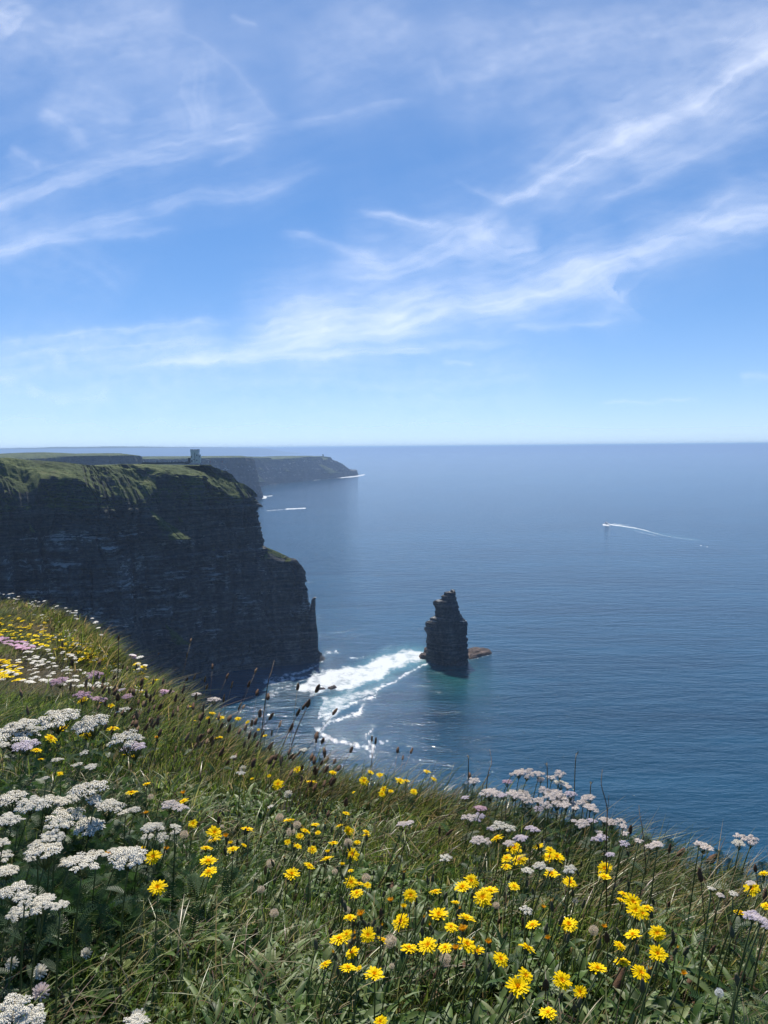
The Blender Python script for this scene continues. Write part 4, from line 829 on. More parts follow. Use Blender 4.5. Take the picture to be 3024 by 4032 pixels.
def head_mesh(seed, mats, openness=1.0):
    r_ = random.Random(seed); m = MB()
    for cnt, ln, el, wd, mi in [(21, 1.0, 6, .17, 0), (19, .84, 16, .16, 0), (16, .62, 32, .14, 0), (14, .40, 52, .11, 1)]:
        ph = r_.random() * 6
        for i in range(cnt):
            a = ph + (i + r_.uniform(-.25, .25)) * 2 * math.pi / cnt; e = R(el + r_.uniform(-9, 9) + (1 - openness) * 55); l = ln * r_.uniform(.8, 1.08)
            d = np.array([math.cos(a) * math.cos(e), math.sin(a) * math.cos(e), math.sin(e)]); s_ = np.array([-math.sin(a), math.cos(a), r_.uniform(-.25, .25)]); up = np.array([0, 0, 1.])
            p0 = d * .06; p1 = d * l * .55 + up * .02; p2 = d * l * .96 - up * .10 * l * openness; p3 = d * l * 1.02 - up * .11 * l * openness; w_ = wd * .5
            m.add([p0 - s_ * w_ * .4, p0 + s_ * w_ * .4, p1 + s_ * w_ * .85, p1 - s_ * w_ * .85, p2 + s_ * w_, p2 - s_ * w_, p3 + s_ * w_ * .5, p3 - s_ * w_ * .5], [(0, 1, 2, 3), (3, 2, 4, 5), (5, 4, 6, 7)], mi)
    return m.mesh('flower_head', mats)
def calyx_mesh(mats=None):
    m = MB(); m.tube([(0, 0, -.62), (0, 0, -.5), (0, 0, -.28), (0, 0, -.05), (0, 0, .06)], [.05, .17, .24, .24, .17], 8); return m.mesh('calyx', mats or [M_CAL], True)
HEADS = [head_mesh(k, [M_PET, M_PET2], o) for k, o in ((1, 1.0), (2, .95), (3, .85), (4, 1.0), (5, .75))]
HEADC = [head_mesh(k, [M_PET, M_PET2], .25) for k in (11, 12)]; HEADO = [head_mesh(k, [M_ORG, M_ORG], .2) for k in (21, 22)]; CALYX = calyx_mesh()
def yarrow_mesh(seed, mt, nclump=15, nf=13):
    r_ = random.Random(seed); m = MB(); st_ = MB()
    for i in range(nclump):
        rr = math.sqrt((i + .4) / nclump) * .86; a = i * 2.39996 + r_.uniform(-.3, .3); cx, cy = rr * math.cos(a), rr * math.sin(a) * .95; cz = .20 * (1 - rr * rr) + r_.uniform(-.06, .06); cr = .255 * r_.uniform(.8, 1.15)
        st_.tube([(0, 0, -.85 + .25 * r_.random()), (cx * .45, cy * .45, -.45), (cx, cy, cz - .06)], [.028, .022, .018], 4)
        for j in range(nf):
            q = math.sqrt((j + .4) / nf) * cr; b = j * 2.39996 + i; fx, fy = cx + q * math.cos(b), cy + q * math.sin(b); fz = cz + .10 * (1 - (q / cr) ** 2) + r_.uniform(-.015, .02); fr = .078 * r_.uniform(.8, 1.15)
            nx, ny = (fx - cx) / cr * .5 + r_.uniform(-.25, .25), (fy - cy) / cr * .5 + r_.uniform(-.25, .25); k = 10; ph = r_.random()
            ring = [(fx + fr * (1 if t % 2 else .68) * math.cos(ph + t * .6283), fy + fr * (1 if t % 2 else .68) * math.sin(ph + t * .6283), fz - (nx * math.cos(ph + t * .6283) + ny * math.sin(ph + t * .6283)) * fr) for t in range(k)]
            m.add(ring + [(fx, fy, fz + .02)], [(t, (t + 1) % k, k) for t in range(k)], 0)
            c = fr * .34; m.add([(fx - c, fy - c, fz + .018), (fx + c, fy - c, fz + .018), (fx + c, fy + c, fz + .018), (fx - c, fy + c, fz + .018), (fx, fy, fz + .05)], [(0, 1, 4), (1, 2, 4), (2, 3, 4), (3, 0, 4)], 1)
            m.add([(fx - c, fy - c, fz - .005), (fx + c, fy - c, fz - .005), (fx + c, fy + c, fz - .005), (fx - c, fy + c, fz - .005), (fx, fy, fz - .11)], [(1, 0, 4), (2, 1, 4), (3, 2, 4), (0, 3, 4)], 2)
    return m.mesh('flower_head', [mt, M_YC, M_YLEAF]), st_.mesh('branches', [M_STEM])
YAR = {k: [yarrow_mesh(30 + i + 7 * j, mt, nc) for j, nc in enumerate((17, 21, 13))] for i, (k, mt) in enumerate([('white', M_YW), ('lilac', M_YL), ('pink', M_YP), ('blush', M_YB)])}
def leaf_feather(seed):
    r_ = random.Random(seed); m = MB(); n = 12
    for i in range(n):
        t = (i + 1) / n; c = np.array([t, 0, .35 * t - .45 * t * t]); pl = .17 * math.sin(t * 2.7) ** .6 + .01
        for sg in (-1, 1): m.add([c - [.02, 0, 0], c + [.02, 0, 0], c + [.08, sg * pl, .02], c + [.05, sg * pl, .02]], [(0, 1, 2, 3)])
    m.tube([(0, 0, 0), (.5, 0, .06), (1, 0, -.1)], [.012, .01, .005], 4); return m.mesh('leaf', [M_YLEAF])
FEATH = [leaf_feather(1), leaf_feather(2)]
def ell_mesh(name, mt, prof_, bumps=0.0, n=8, seed=0, tip=None):
    r_ = random.Random(seed); m = MB(); zs = [p[0] for p in prof_]; 
    V = []
    for k, (z, rad) in enumerate(prof_):
        for j in range(n): q = rad * (1 + bumps * r_.uniform(-1, 1)); a = (j + .5 * (k % 2)) * 2 * math.pi / n; V.append((q * math.cos(a), q * math.sin(a), z + bumps * .03 * r_.uniform(-1, 1)))
    K_ = len(prof_); m.add(V, [(i * n + j, i * n + (j + 1) % n, (i + 1) * n + (j + 1) % n, (i + 1) * n + j) for i in range(K_ - 1) for j in range(n)] + [tuple(range((K_ - 1) * n, K_ * n)), tuple(reversed(range(n)))])
    if tip is not None:
        zt_ = prof_[-1][0]
        for j in range(9):
            a = r_.random() * 6.28; q = np.array([math.cos(a), math.sin(a), 0]) * .14; s_ = np.array([-math.sin(a), math.cos(a), 0]) * .04; b = q * .5 + [0, 0, zt_ - .05]; e = q * r_.uniform(.8, 1.6) + [0, 0, zt_ + r_.uniform(.1, .3)]
            m.add([b - s_, b + s_, e + s_ * .5, e - s_ * .5], [(0, 1, 2, 3)], 1)
    return m.mesh(name, [mt] + ([tip] if tip else []), True)
PP = [(-.5, .05), (-.42, .13), (-.25, .175), (-.05, .18), (.15, .165), (.3, .13), (.43, .08), (.5, .03)]
PLAN = [ell_mesh('seed_spike', mt, [(z + .0, r_ * f) for z, r_ in PP], .28, 9, s_) for mt, f, s_ in ((M_PLH, 1.0, 1), (M_PLT, .9, 2), (M_PLH, 1.3, 3), (M_PLT, .75, 4))]
BP_ = [(-.5, .06), (-.42, .16), (-.2, .23), (.1, .22), (.35, .16), (.5, .11)]
BUDS = [ell_mesh('bud', M_BUD, BP_, .12, 8, s_, tp) for s_, tp in ((5, None), (6, M_BUDT), (7, None), (8, M_ORG))]
def fluff(seed, mt, n=120):
    r_ = random.Random(seed); m = MB()
    for i in range(n):
        z = 1 - 1.75 * (i + .5) / n; a = i * 2.39996; q = math.sqrt(max(0, 1 - z * z)); d = np.array([q * math.cos(a), q * math.sin(a), z]) * r_.uniform(.8, 1.08)
        s_ = np.cross(d, [r_.uniform(-1, 1), r_.uniform(-1, 1), r_.uniform(-1, 1)]); s_ /= np.linalg.norm(s_) + 1e-6; s2 = np.cross(s_, d)
        m.add([d * .1 - s_ * .008, d * .1 + s_ * .008, d * .72 + s_ * .008, d * .72 - s_ * .008], [(0, 1, 2, 3)])
        for k in range(4):
            w_ = (s_ * math.cos(k * .8) + s2 * math.sin(k * .8)); m.add([d * .72, d + w_ * .16, d + w_ * .13 + d * .04], [(0, 1, 2)]); m.add([d * .72, d - w_ * .16, d - w_ * .13 + d * .04], [(0, 1, 2)])
    m.tube([(0, 0, -.2), (0, 0, .05)], [.12, .16], 6); return m.mesh('seed_globe', [mt])
FLUF = [fluff(1, M_FLUF), fluff(2, M_FLUF), fluff(3, M_FLUFW)]

def align(nrm, spin):
    q = Vector(nrm).normalized().to_track_quat('Z', 'Y'); return (q @ Matrix.Rotation(spin, 3, 'Z').to_quaternion()).to_euler()
def stem_mesh(dv, r0, r1, mt, bend=.15, n=7, sides=5):
    """curved stem from the origin to dv"""
    dv = np.array(dv); t = np.linspace(0, 1, n)[:, None]; side = np.array([random.uniform(-1, 1), random.uniform(-1, 1), 0]) * bend * np.linalg.norm(dv)
    pts = dv * t * np.array([1, 1, 1]) + side * (t * (1 - t)); pts[:, :2] = dv[:2] * t ** 1.5 + side[:2] * (t * (1 - t))
    m = MB(); m.tube(pts, np.linspace(r0, r1, n), sides); return m.mesh('stem', [mt], True)
def plant_base(H, lean=.35, az=None):
    az = random.uniform(-.6, .6) + math.pi if az is None else az
    g0 = float(ground_z(H[:1], H[1:2])[0]); h = max(H[2] - g0, .03); off = h * lean
    bx, by = H[0] + math.cos(az) * off, H[1] + math.sin(az) * off
    return np.array([bx, by, float(ground_z(np.array([bx]), np.array([by]))[0]) - .01])
def visible_ok(B): return True

# ---- the survey of blooms: (x, y, diameter) read off enlarged views, then turned into places on the hillside
def conv(L_, sc1, ox, oy): return [(a / sc1 + ox, b / sc1 + oy, c / sc1) + tuple(r_) for a, b, c, *r_ in L_]
Yl = conv([(237, 183, 45), (131, 262, 60), (312, 253, 60), (429, 200, 40), (634, 195, 35), (685, 212, 38), (597, 243, 55), (795, 242, 55), (830, 242, 40), (941, 191, 42), (980, 234, 38), (707, 292, 45), (697, 315, 40), (745, 300, 30), (870, 302, 40), (543, 304, 18),
  (502, 420, 42), (188, 463, 62), (333, 484, 45), (466, 487, 42), (515, 516, 52), (279, 516, 55), (349, 526, 32), (250, 547, 45), (611, 519, 40), (611, 542, 42), (433, 581, 50), (563, 580, 35), (183, 577, 35), (238, 601, 42), (318, 619, 52), (402, 635, 28, 'c'), (400, 673, 70), (534, 643, 75), (300, 706, 58),
  (205, 754, 82), (479, 704, 28, 'c'), (529, 796, 70), (573, 803, 50), (618, 812, 40), (560, 855, 70), (527, 733, 30), (853, 866, 75), (987, 846, 65), (1137, 826, 88), (1182, 788, 75), (1097, 908, 52), (747, 903, 35, 'o'), (814, 931, 30, 'c'), (1245, 878, 100), (1285, 848, 100), (1416, 818, 60),
  (1323, 555, 72), (1417, 609, 80), (1545, 600, 65), (1376, 665, 60), (1446, 674, 85), (1372, 710, 60), (1612, 622, 55), (1608, 660, 84), (1648, 660, 84), (1620, 753, 80), (1005, 977, 100), (1157, 995, 92), (1072, 1040, 72), (802, 1011, 98), (583, 980, 45, 'o'), (523, 992, 65), (1138, 1065, 50, 'o'), (1518, 1032, 78),
  (465, 1105, 105), (505, 1080, 60), (622, 1083, 80), (703, 1110, 70), (843, 1155, 95), (948, 1140, 105), (1158, 1135, 105), (1040, 1153, 75), (1218, 1175, 75), (1486, 1153, 95), (1275, 1130, 35, 'o'), (1100, 1165, 40, 'o'), (535, 1180, 78), (387, 1242, 68), (512, 1262, 85), (655, 1300, 100), (572, 1262, 34), (1341, 1213, 82),
  (1478, 1303, 82), (1435, 1368, 118), (1602, 1508, 95), (688, 1556, 75)], 1.3825, 1000, 2900)
Yl += conv([(770, 720, 75), (770, 770, 72), (582, 797, 75), (873, 860, 58), (922, 905, 95), (855, 893, 40), (940, 950, 90), (975, 965, 70), (1003, 935, 60), (575, 1028, 98), (925, 1085, 88), (1057, 1073, 85), (851, 1140, 65), (767, 1043, 30, 'o'), (1058, 1187, 95), (866, 1230, 85), (965, 1290, 100), (732, 1270, 98), (537, 1330, 100),
  (637, 1395, 70), (1200, 1300, 35, 'o'), (1637, 752, 55), (1572, 830, 80), (1510, 962, 70), (1650, 925, 55), (463, 1105, 30, 'o'), (435, 937, 28, 'o')], 1.3825, 1824, 2900)
Yl += conv([(660, 116, 60), (737, 75, 42), (922, 122, 26, 'o'), (922, 158, 50), (733, 224, 25, 'o'), (970, 272, 45), (1075, 318, 75), (1075, 355, 60), (1240, 303, 65), (1035, 395, 60), (1170, 403, 60), (1135, 340, 30, 'o'), (1160, 373, 25, 'c'), (1047, 463, 85), (1050, 515, 80), (721, 402, 28, 'c'), (838, 404, 28, 'o'), (770, 437, 75), (545, 436, 42, 'o'), (792, 592, 85), (1225, 378, 30), (300, 20, 30)], 1.276, 0, 3032)
Yl += conv([(492, 690, 62), (660, 724, 35), (596, 706, 22), (370, 863, 75), (300, 918, 75), (668, 860, 75), (515, 905, 70), (215, 988, 65), (243, 1040, 35), (935, 922, 35, 'o'), (740, 1020, 35), (793, 1025, 25), (355, 1128, 35), (1133, 727, 22), (1260, 770, 40), (1310, 795, 45), (1413, 800, 38), (1237, 797, 28), (1470, 820, 28), (1158, 812, 20),
  (1283, 915, 28), (1310, 912, 28), (1573, 903, 32), (1535, 865, 18), (1598, 1140, 25), (1640, 1187, 40), (1497, 1157, 22)], 1.508, 0, 2300)

ORD = words + ['twenty-first', 'twenty-second', 'twenty-third', 'twenty-fourth', 'twenty-fifth', 'twenty-sixth', 'twenty-seventh', 'twenty-eighth', 'twenty-ninth', 'thirtieth', 'thirty-first', 'thirty-second', 'thirty-third', 'thirty-fourth', 'thirty-fifth', 'thirty-sixth', 'thirty-seventh', 'thirty-eighth', 'thirty-ninth', 'fortieth']
REG = {}
def zone_of(px, py):
    col_ = 'far left' if px < 500 else 'left' if px < 1050 else 'centre' if px < 1550 else 'right' if px < 2250 else 'far right'
    row = 'upper' if py < 3000 else 'middle' if py < 3330 else 'lower' if py < 3640 else 'bottom'
    return row, col_
def assign_labels(items, noun, group):
    """items: (object, px, py, look). unique label: look + rank from the left within its part of the slope"""
    z = {}
    for it in items:
        z.setdefault((zone_of(it[1], it[2]), it[3]), []).append(it)
    for (zn, look), L_ in z.items():
        L_.sort(key=lambda t: t[1]); n = len(L_)
        sub = [L_] if n <= 20 else [sorted(L_, key=lambda t: t[2])[i::2] for i in (0, 1)]
        if n > 20:
            srt = sorted(L_, key=lambda t: t[2]); sub = [srt[:n // 2], srt[n // 2:]]
        for si, Q in enumerate(sub):
            Q.sort(key=lambda t: t[1]); half = '' if len(sub) == 1 else ('farther ', 'nearer ')[si]
            for k, it in enumerate(Q):
                pos = 'only one' if len(Q) == 1 else ORD[min(k, 39)] + ' from left'
                tag(it[0], f'{look} {noun}, {pos} {half}on the {zn[0]} {zn[1]} slope', None, group)
items = []
arr = np.array([(a[0], a[1], a[2]) for a in Yl]); hts = rng.uniform(.13, .21, len(Yl))
Hs, cl = hit(arr[:, 0], arr[:, 1], hts)
for i, a in enumerate(Yl):
    H = Hs[i]; depth = (H - CAM) @ _f; dia = a[2] / F * depth; kd = a[3] if len(a) > 3 else ''
    B = plant_base(H, random.uniform(.05, .5)); t = empty('hawkbit_flower', B); t['category'] = 'flower'
    dv = H - B; rad = dia / 2 * 1.12
    nrm = np.array([random.gauss(0, .3), -random.uniform(-.35, .6), 1.0])
    if kd: nrm = np.array([random.uniform(-.2, .2), random.uniform(-.2, .2), 1.0]); rad = dia * .8
    me = random.choice(HEADS) if not kd else random.choice(HEADC if kd == 'c' else HEADO)
    link('stem', stem_mesh(dv - np.array([0, 0, .5 * rad]), .0016, .0012, M_STEM), t)
    h = link('flower_head', me, t, dv); h.rotation_euler = align(nrm, random.random() * 6); h.scale = (rad,) * 3
    c = link('calyx', CALYX, h)
    look = ('large open yellow' if a[2] > 58 else 'open yellow' if a[2] > 38 else 'small yellow') if not kd else 'half closed yellow' if kd == 'c' else 'closing orange'
    items.append((t, a[0], a[1], look))
assign_labels(items, 'flower', 'yellow hawkbit flowers on the near slope')

# ---- yarrow umbels
Ya = conv([(340, 785, 200, 'w'), (120, 830, 160, 'w'), (90, 885, 210, 'w'), (210, 858, 80, 'w'), (535, 820, 170, 'w'), (480, 845, 100, 'w'), (150, 950, 140, 'l'), (20, 950, 70, 'w'), (740, 915, 160, 'w'), (820, 912, 60, 'w'), (790, 965, 130, 'l'), (350, 570, 90, 'p'), (565, 535, 90, 'p'), (490, 655, 90, 'p'), (585, 680, 90, 'p'), (755, 665, 60, 'p'), (720, 625, 40, 'l'),
  (970, 642, 40, 'p'), (1020, 638, 30, 'p'), (535, 1205, 190, 'w'), (650, 1310, 150, 'w'), (560, 1275, 80, 'w'), (180, 1300, 140, 'w'), (290, 1285, 160, 'w'), (400, 1275, 140, 'w'), (470, 1250, 110, 'w'), (60, 1265, 170, 'w'), (40, 1390, 120, 'w'), (390, 1375, 190, 'w'), (330, 1430, 110, 'w'), (530, 1430, 150, 'w'), (300, 1495, 100, 'w'), (1010, 1305, 90, 'b'), (1070, 1325, 90, 'b'), (890, 1437, 90, 'w'), (930, 1430, 60, 'w'), (1040, 1435, 55, 'w'), (1045, 1465, 55, 'w'),
  (740, 1350, 70, 'w'), (800, 1335, 60, 'w'), (460, 1070, 60, 'w'), (540, 1080, 60, 'w'), (340, 1040, 60, 'w'), (1385, 1025, 35, 'w'), (1430, 1120, 45, 'w'), (730, 745, 70, 'w'), (270, 1150, 40, 'w'), (1270, 680, 70, 'b'), (1165, 650, 50, 'b'), (690, 515, 60, 'w'), (500, 1000, 50, 'w')], 1.508, 0, 2300)
Ya += conv([(10, 360, 70, 'w'), (10, 430, 90, 'w'), (35, 500, 100, 'w'), (225, 400, 150, 'w'), (265, 328, 90, 'w'), (155, 443, 50, 'w'), (180, 370, 70, 'w'), (415, 460, 150, 'w'), (345, 455, 80, 'w'), (480, 425, 110, 'w'), (640, 430, 150, 'w'), (600, 400, 90, 'w'), (690, 440, 70, 'w'), (70, 600, 140, 'w'), (120, 640, 90, 'w'), (205, 670, 120, 'w'), (300, 675, 70, 'w'), (225, 640, 80, 'w'), (90, 715, 90, 'w'), (60, 1190, 150, 'w'), (150, 1230, 130, 'w'), (20, 1240, 110, 'w'),
  (680, 1265, 110, 'w'), (745, 290, 60, 'w'), (795, 285, 55, 'w'), (740, 330, 50, 'w'), (810, 335, 60, 'w'), (90, 250, 60, 'w')], 1.276, 0, 3032)
Ya += conv([(57, 237, 60, 'b'), (240, 245, 50, 'p'), (300, 195, 60, 'b'), (345, 195, 80, 'b'), (262, 205, 25, 'b'), (410, 200, 60, 'b'), (420, 232, 40, 'b'), (525, 200, 60, 'b'), (140, 300, 90, 'b'), (185, 308, 60, 'b'), (215, 318, 50, 'l'), (12, 330, 40, 'l'), (95, 388, 60, 'p'), (35, 440, 80, 'b'), (85, 435, 60, 'l'), (280, 312, 80, 'b'), (330, 310, 70, 'b'), (345, 342, 70, 'b'), (440, 290, 60, 'b'), (500, 305, 80, 'b'), (480, 220, 50, 'b'), (530, 250, 70, 'w'), (570, 270, 40, 'b'), (410, 345, 55, 'b'), (410, 390, 50, 'l'),
  (470, 325, 70, 'b'), (530, 325, 70, 'b'), (585, 310, 60, 'l'), (560, 340, 70, 'b'), (450, 368, 60, 'b'), (510, 360, 70, 'b'), (555, 370, 60, 'b'), (600, 365, 55, 'b'), (610, 388, 40, 'b'), (680, 330, 70, 'b'), (650, 355, 60, 'b'), (690, 378, 60, 'b'), (715, 400, 50, 'b'), (700, 455, 50, 'l'), (650, 470, 70, 'b'), (605, 458, 35, 'b'), (770, 450, 60, 'b'), (810, 465, 60, 'b'), (860, 460, 50, 'b'), (870, 485, 40, 'b'), (730, 555, 60, 'l'), (755, 545, 60, 'l'), (740, 520, 40, 'b'), (875, 578, 50, 'l'), (880, 525, 40, 'b'),
  (1017, 597, 50, 'b'), (1055, 583, 60, 'b'), (955, 565, 45, 'b'), (1310, 592, 90, 'b'), (1285, 578, 40, 'b'), (1510, 545, 70, 'b'), (1565, 560, 80, 'b'), (1500, 578, 60, 'w'), (1565, 795, 50, 'b'), (190, 480, 70, 'w'), (245, 495, 70, 'w'), (375, 500, 70, 'l'), (310, 550, 70, 'l'), (150, 500, 40, 'l'), (80, 560, 70, 'b'), (125, 565, 50, 'b'), (250, 580, 60, 'b'), (350, 725, 60, 'w'), (415, 700, 60, 'w'), (470, 720, 40, 'w'), (800, 640, 45, 'l'), (1570, 970, 80, 'l'), (1620, 990, 80, 'l'), (1645, 1022, 50, 'l'), (1350, 825, 40, 'w'), (1400, 862, 40, 'b'), (1470, 852, 40, 'w'), (580, 720, 60, 'w')], 1.3825, 1824, 2900)
Ya += conv([(810, 475, 60, 'b'), (850, 465, 40, 'b'), (1040, 657, 60, 'w'), (90, 380, 30, 'w'), (270, 70, 40, 'w'), (1480, 940, 60, 'w')], 1.3825, 1000, 2900)
items = []; KEY = {'w': 'white', 'l': 'lilac', 'p': 'pink', 'b': 'blush'}
arr = np.array([(a[0], a[1], a[2]) for a in Ya]); hts = rng.uniform(.17, .27, len(Ya)); Hs, cl = hit(arr[:, 0], arr[:, 1] + arr[:, 2] * .1, hts)
for i, a in enumerate(Ya):
    H = Hs[i]; depth = (H - CAM) @ _f; rad = a[2] / F * depth / 2 * (1.26 if a[3] == 'w' else 1.22); B = plant_base(H, random.uniform(.05, .3)); t = empty('yarrow', B); t['category'] = 'yarrow'; dv = H - B
    hm, bm_ = random.choice(YAR[KEY[a[3]]]); nrm = np.array([random.uniform(-.2, .2), random.uniform(-.2, .15), 1.0]); rot = align(nrm, random.random() * 6); sc_ = (rad, rad, rad * random.uniform(.9, 1.25))
    jz = Vector(nrm).normalized() * rad * .6
    link('stem', stem_mesh(dv - np.array(jz), .0020, .0014, M_STEM, .1), t)
    h = link('flower_head', hm, t, dv); h.rotation_euler = rot; h.scale = sc_; b2 = link('branches', bm_, h)
    for k in range(2):
        lf = link('leaf', FEATH[k], t, dv * random.uniform(.25, .75)); lf.rotation_euler = (0, -random.uniform(.1, .7), random.random() * 6.28); s_ = random.uniform(.03, .05); lf.scale = (s_,) * 3
    look = ('broad ' if a[2] > 85 else '' if a[2] > 42 else 'small ') + KEY[a[3]]
    items.append((t, a[0], a[1], look))
assign_labels(items, 'yarrow', 'flat headed yarrow plants on the near slope')

# ---- plantain stalks (top, foot surveyed)
Pl = [(750, 2528, 34, 690, 2760), (735, 2587, 24, 700, 2740), (836, 2632, 42, 820, 2850), (763, 2673, 30, 700, 2850), (806, 2682, 26, 780, 2850), (892, 2669, 24, 800, 2850), (1004, 2649, 34, 900, 2900), (812, 2712, 40, 760, 2900), (910, 2706, 38, 850, 2880), (718, 2727, 28, 680, 2900), (977, 2702, 34, 900, 2900), (1011, 2735, 46, 960, 2980), (1054, 2752, 34, 1020, 2950),
      (285, 2620, 46, 300, 2900), (338, 2700, 36, 300, 2980), (245, 2545, 34, 250, 2850), (466, 2520, 26, 440, 2800), (500, 2640, 32, 480, 2860), (640, 2690, 30, 600, 2900), (575, 2740, 34, 560, 2960), (462, 2755, 40, 440, 2980), (430, 2730, 34, 440, 2960), (526, 2735, 34, 520, 2960), (590, 2760, 28, 560, 2950), (365, 2720, 30, 370, 2950), (277, 2715, 34, 260, 2960), (85, 2740, 30, 120, 2960), (110, 2810, 28, 130, 3000),
      (1171, 2714, 24, 1120, 2900), (1245, 2722, 34, 1120, 3000), (1312, 2811, 28, 1150, 3040), (1210, 2780, 30, 1130, 3000), (1192, 2790, 34, 1060, 3050), (1170, 2815, 30, 1090, 3020), (1062, 2830, 30, 950, 3050), (1005, 2850, 24, 960, 3040), (1140, 2880, 26, 1080, 3080), (1268, 2924, 24, 1220, 3060), (1245, 2922, 20, 1240, 3040), (1464, 2916, 20, 1460, 3060), (1478, 2926, 22, 1450, 3080),
      (1618, 2964, 26, 1560, 3080), (1565, 2962, 22, 1540, 3090), (1585, 2990, 20, 1560, 3110), (1280, 3000, 30, 1200, 3110), (1225, 2990, 28, 1190, 3140), (940, 2790, 34, 860, 3000), (880, 2760, 34, 850, 2980), (860, 2830, 30, 830, 3050), (800, 2800, 30, 780, 3040), (760, 2790, 36, 740, 3040), (700, 2800, 30, 690, 3000), (690, 2760, 30, 650, 3000), (540, 2830, 34, 560, 3050), (620, 2850, 30, 600, 3080),
      (1030, 2900, 28, 960, 3100), (1100, 2860, 26, 1040, 3060), (900, 2880, 30, 860, 3100), (960, 2940, 26, 920, 3150), (1380, 2960, 22, 1330, 3100), (1105, 3010, 34, 1100, 3200), (1242, 3048, 30, 1230, 3200), (1760, 3286, 30, 1500, 3560), (1850, 3060, 22, 1860, 3260), (2480, 3280, 34, 2450, 3500), (2635, 3352, 30, 2600, 3600), (2670, 3365, 40, 2450, 3600), (2790, 3395, 44, 2650, 3540),
      (2760, 3465, 46, 2800, 3800), (2750, 3640, 44, 2560, 3720), (2855, 3560, 40, 2780, 3700), (2585, 3710, 34, 2560, 3900), (2645, 3720, 36, 2600, 3880), (2390, 3705, 38, 2400, 3900), (2800, 3750, 36, 2700, 3950), (2430, 3890, 90, 2380, 4060), (1060, 3960, 50, 1080, 4080), (2630, 3575, 30, 2600, 3700), (2975, 3430, 26, 2990, 3700), (3010, 3540, 40, 2990, 3750), (2150, 3890, 50, 2150, 4050), (1730, 3280, 26, 1720, 3500), (1360, 3170, 30, 1330, 3400),
      (1045, 3440, 34, 1040, 3600), (860, 3240, 26, 850, 3400), (320, 3660, 34, 330, 3800), (500, 3670, 32, 500, 3800), (370, 3720, 28, 360, 3850), (100, 3740, 30, 110, 3850), (560, 3640, 26, 560, 3780), (740, 3760, 30, 740, 3900), (440, 3830, 28, 450, 3950), (40, 3850, 40, 60, 3980), (110, 3820, 32, 120, 3960), (1500, 3620, 40, 1500, 3800), (2925, 3860, 50, 2925, 4000)]
for k in range(125):
    x = random.uniform(380, 1330); y = 2640 + (x - 380) * .36 + random.gauss(75, 75)
    Pl.append((x, y, random.uniform(20, 34), x - random.uniform(10, 90), y + random.uniform(110, 220)))
for k in range(34):
    x = random.uniform(0, 3000); y = random.uniform(3500, 3980); Pl.append((x, y, random.uniform(26, 42), x - random.uniform(-40, 60), y + random.uniform(70, 130)))
items = []
arr = np.array([a[:5] for a in Pl], float); Bs, _ = hit(arr[:, 3], arr[:, 4], 0.0)
for i, a in enumerate(Pl):
    B = Bs[i]; B = np.array([B[0], B[1], float(ground_z(B[:1], B[1:2])[0]) - .01]); dep_ = max(B[1] * random.uniform(.97, 1.08), .9); H = P1(a[0], a[1], dep_)
    t = empty('plantain_stalk', B); t['category'] = 'seed stalk'; dv = H - B; ln = a[2] / F * ((H - CAM) @ _f) * 1.25; ln = min(max(ln, .012), .05)
    brown = 0 if a[0] > 1200 or random.random() < .5 else 1
    d = dv * np.array([1.3, 1.3, 1]); d /= np.linalg.norm(d)
    link('stem', stem_mesh(dv, .0013, .0010, M_STEMD if not brown else M_STEMB, .12), t)
    h = link('seed_spike', PLAN[(1 if brown else 0) + (2 if random.random() < .4 else 0)], t, dv + d * ln * .35); h.rotation_euler = align(d, random.random() * 6); h.scale = (ln * .9, ln * .9, ln)
    items.append((t, a[0], a[1], ('tan' if brown else 'dark brown') + (' long headed' if a[2] > 33 else '')))
assign_labels(items, 'plantain stalk', 'plantain seed stalks on the near slope')

# ---- closed buds among the hawkbits
items = []; src = [a for a in Yl if a[1] > 3150]
Bl = []
for k in range(190):
    a = random.choice(src); x = a[0] + random.gauss(0, 75); y = a[1] + random.gauss(0, 55)
    if 3180 < y < 4020 and 700 < x < 3000 and y > 3050 + (x - 1500) * .30: Bl.append((x, y))
Bl += [(1365, 3500), (1340, 3510), (1415, 3560), (1432, 3568), (1453, 3575), (1545, 3580), (1600, 3610), (1230, 3560), (2230, 3400), (2275, 3430), (2290, 3500), (1855, 3395), (1875, 3400), (1930, 3420), (2050, 3540), (712, 3430), (770, 3510)]
Bl = Bl[:150]; arr = np.array(Bl); Hs, _ = hit(arr[:, 0], arr[:, 1], rng.uniform(.10, .18, len(Bl)))
for i, a in enumerate(Bl):
    H = Hs[i]; B = plant_base(H, random.uniform(.05, .5)); t = empty('hawkbit_bud', B); t['category'] = 'flower bud'; dv = H - B; ln = random.uniform(.015, .023); k = random.randrange(4)
    link('stem', stem_mesh(dv - np.array([0, 0, ln * .4]), .0014, .0012, M_STEM), t); h = link('bud', BUDS[k], t, dv); h.rotation_euler = align((random.uniform(-.4, .4), random.uniform(-.4, .4), 1), 0); h.scale = (ln * .85, ln * .85, ln)
    items.append((t, a[0], a[1], ('plain green', 'brown tipped', 'slim green', 'orange tipped')[k]))
assign_labels(items, 'flower bud', 'closed hawkbit buds on the near slope')

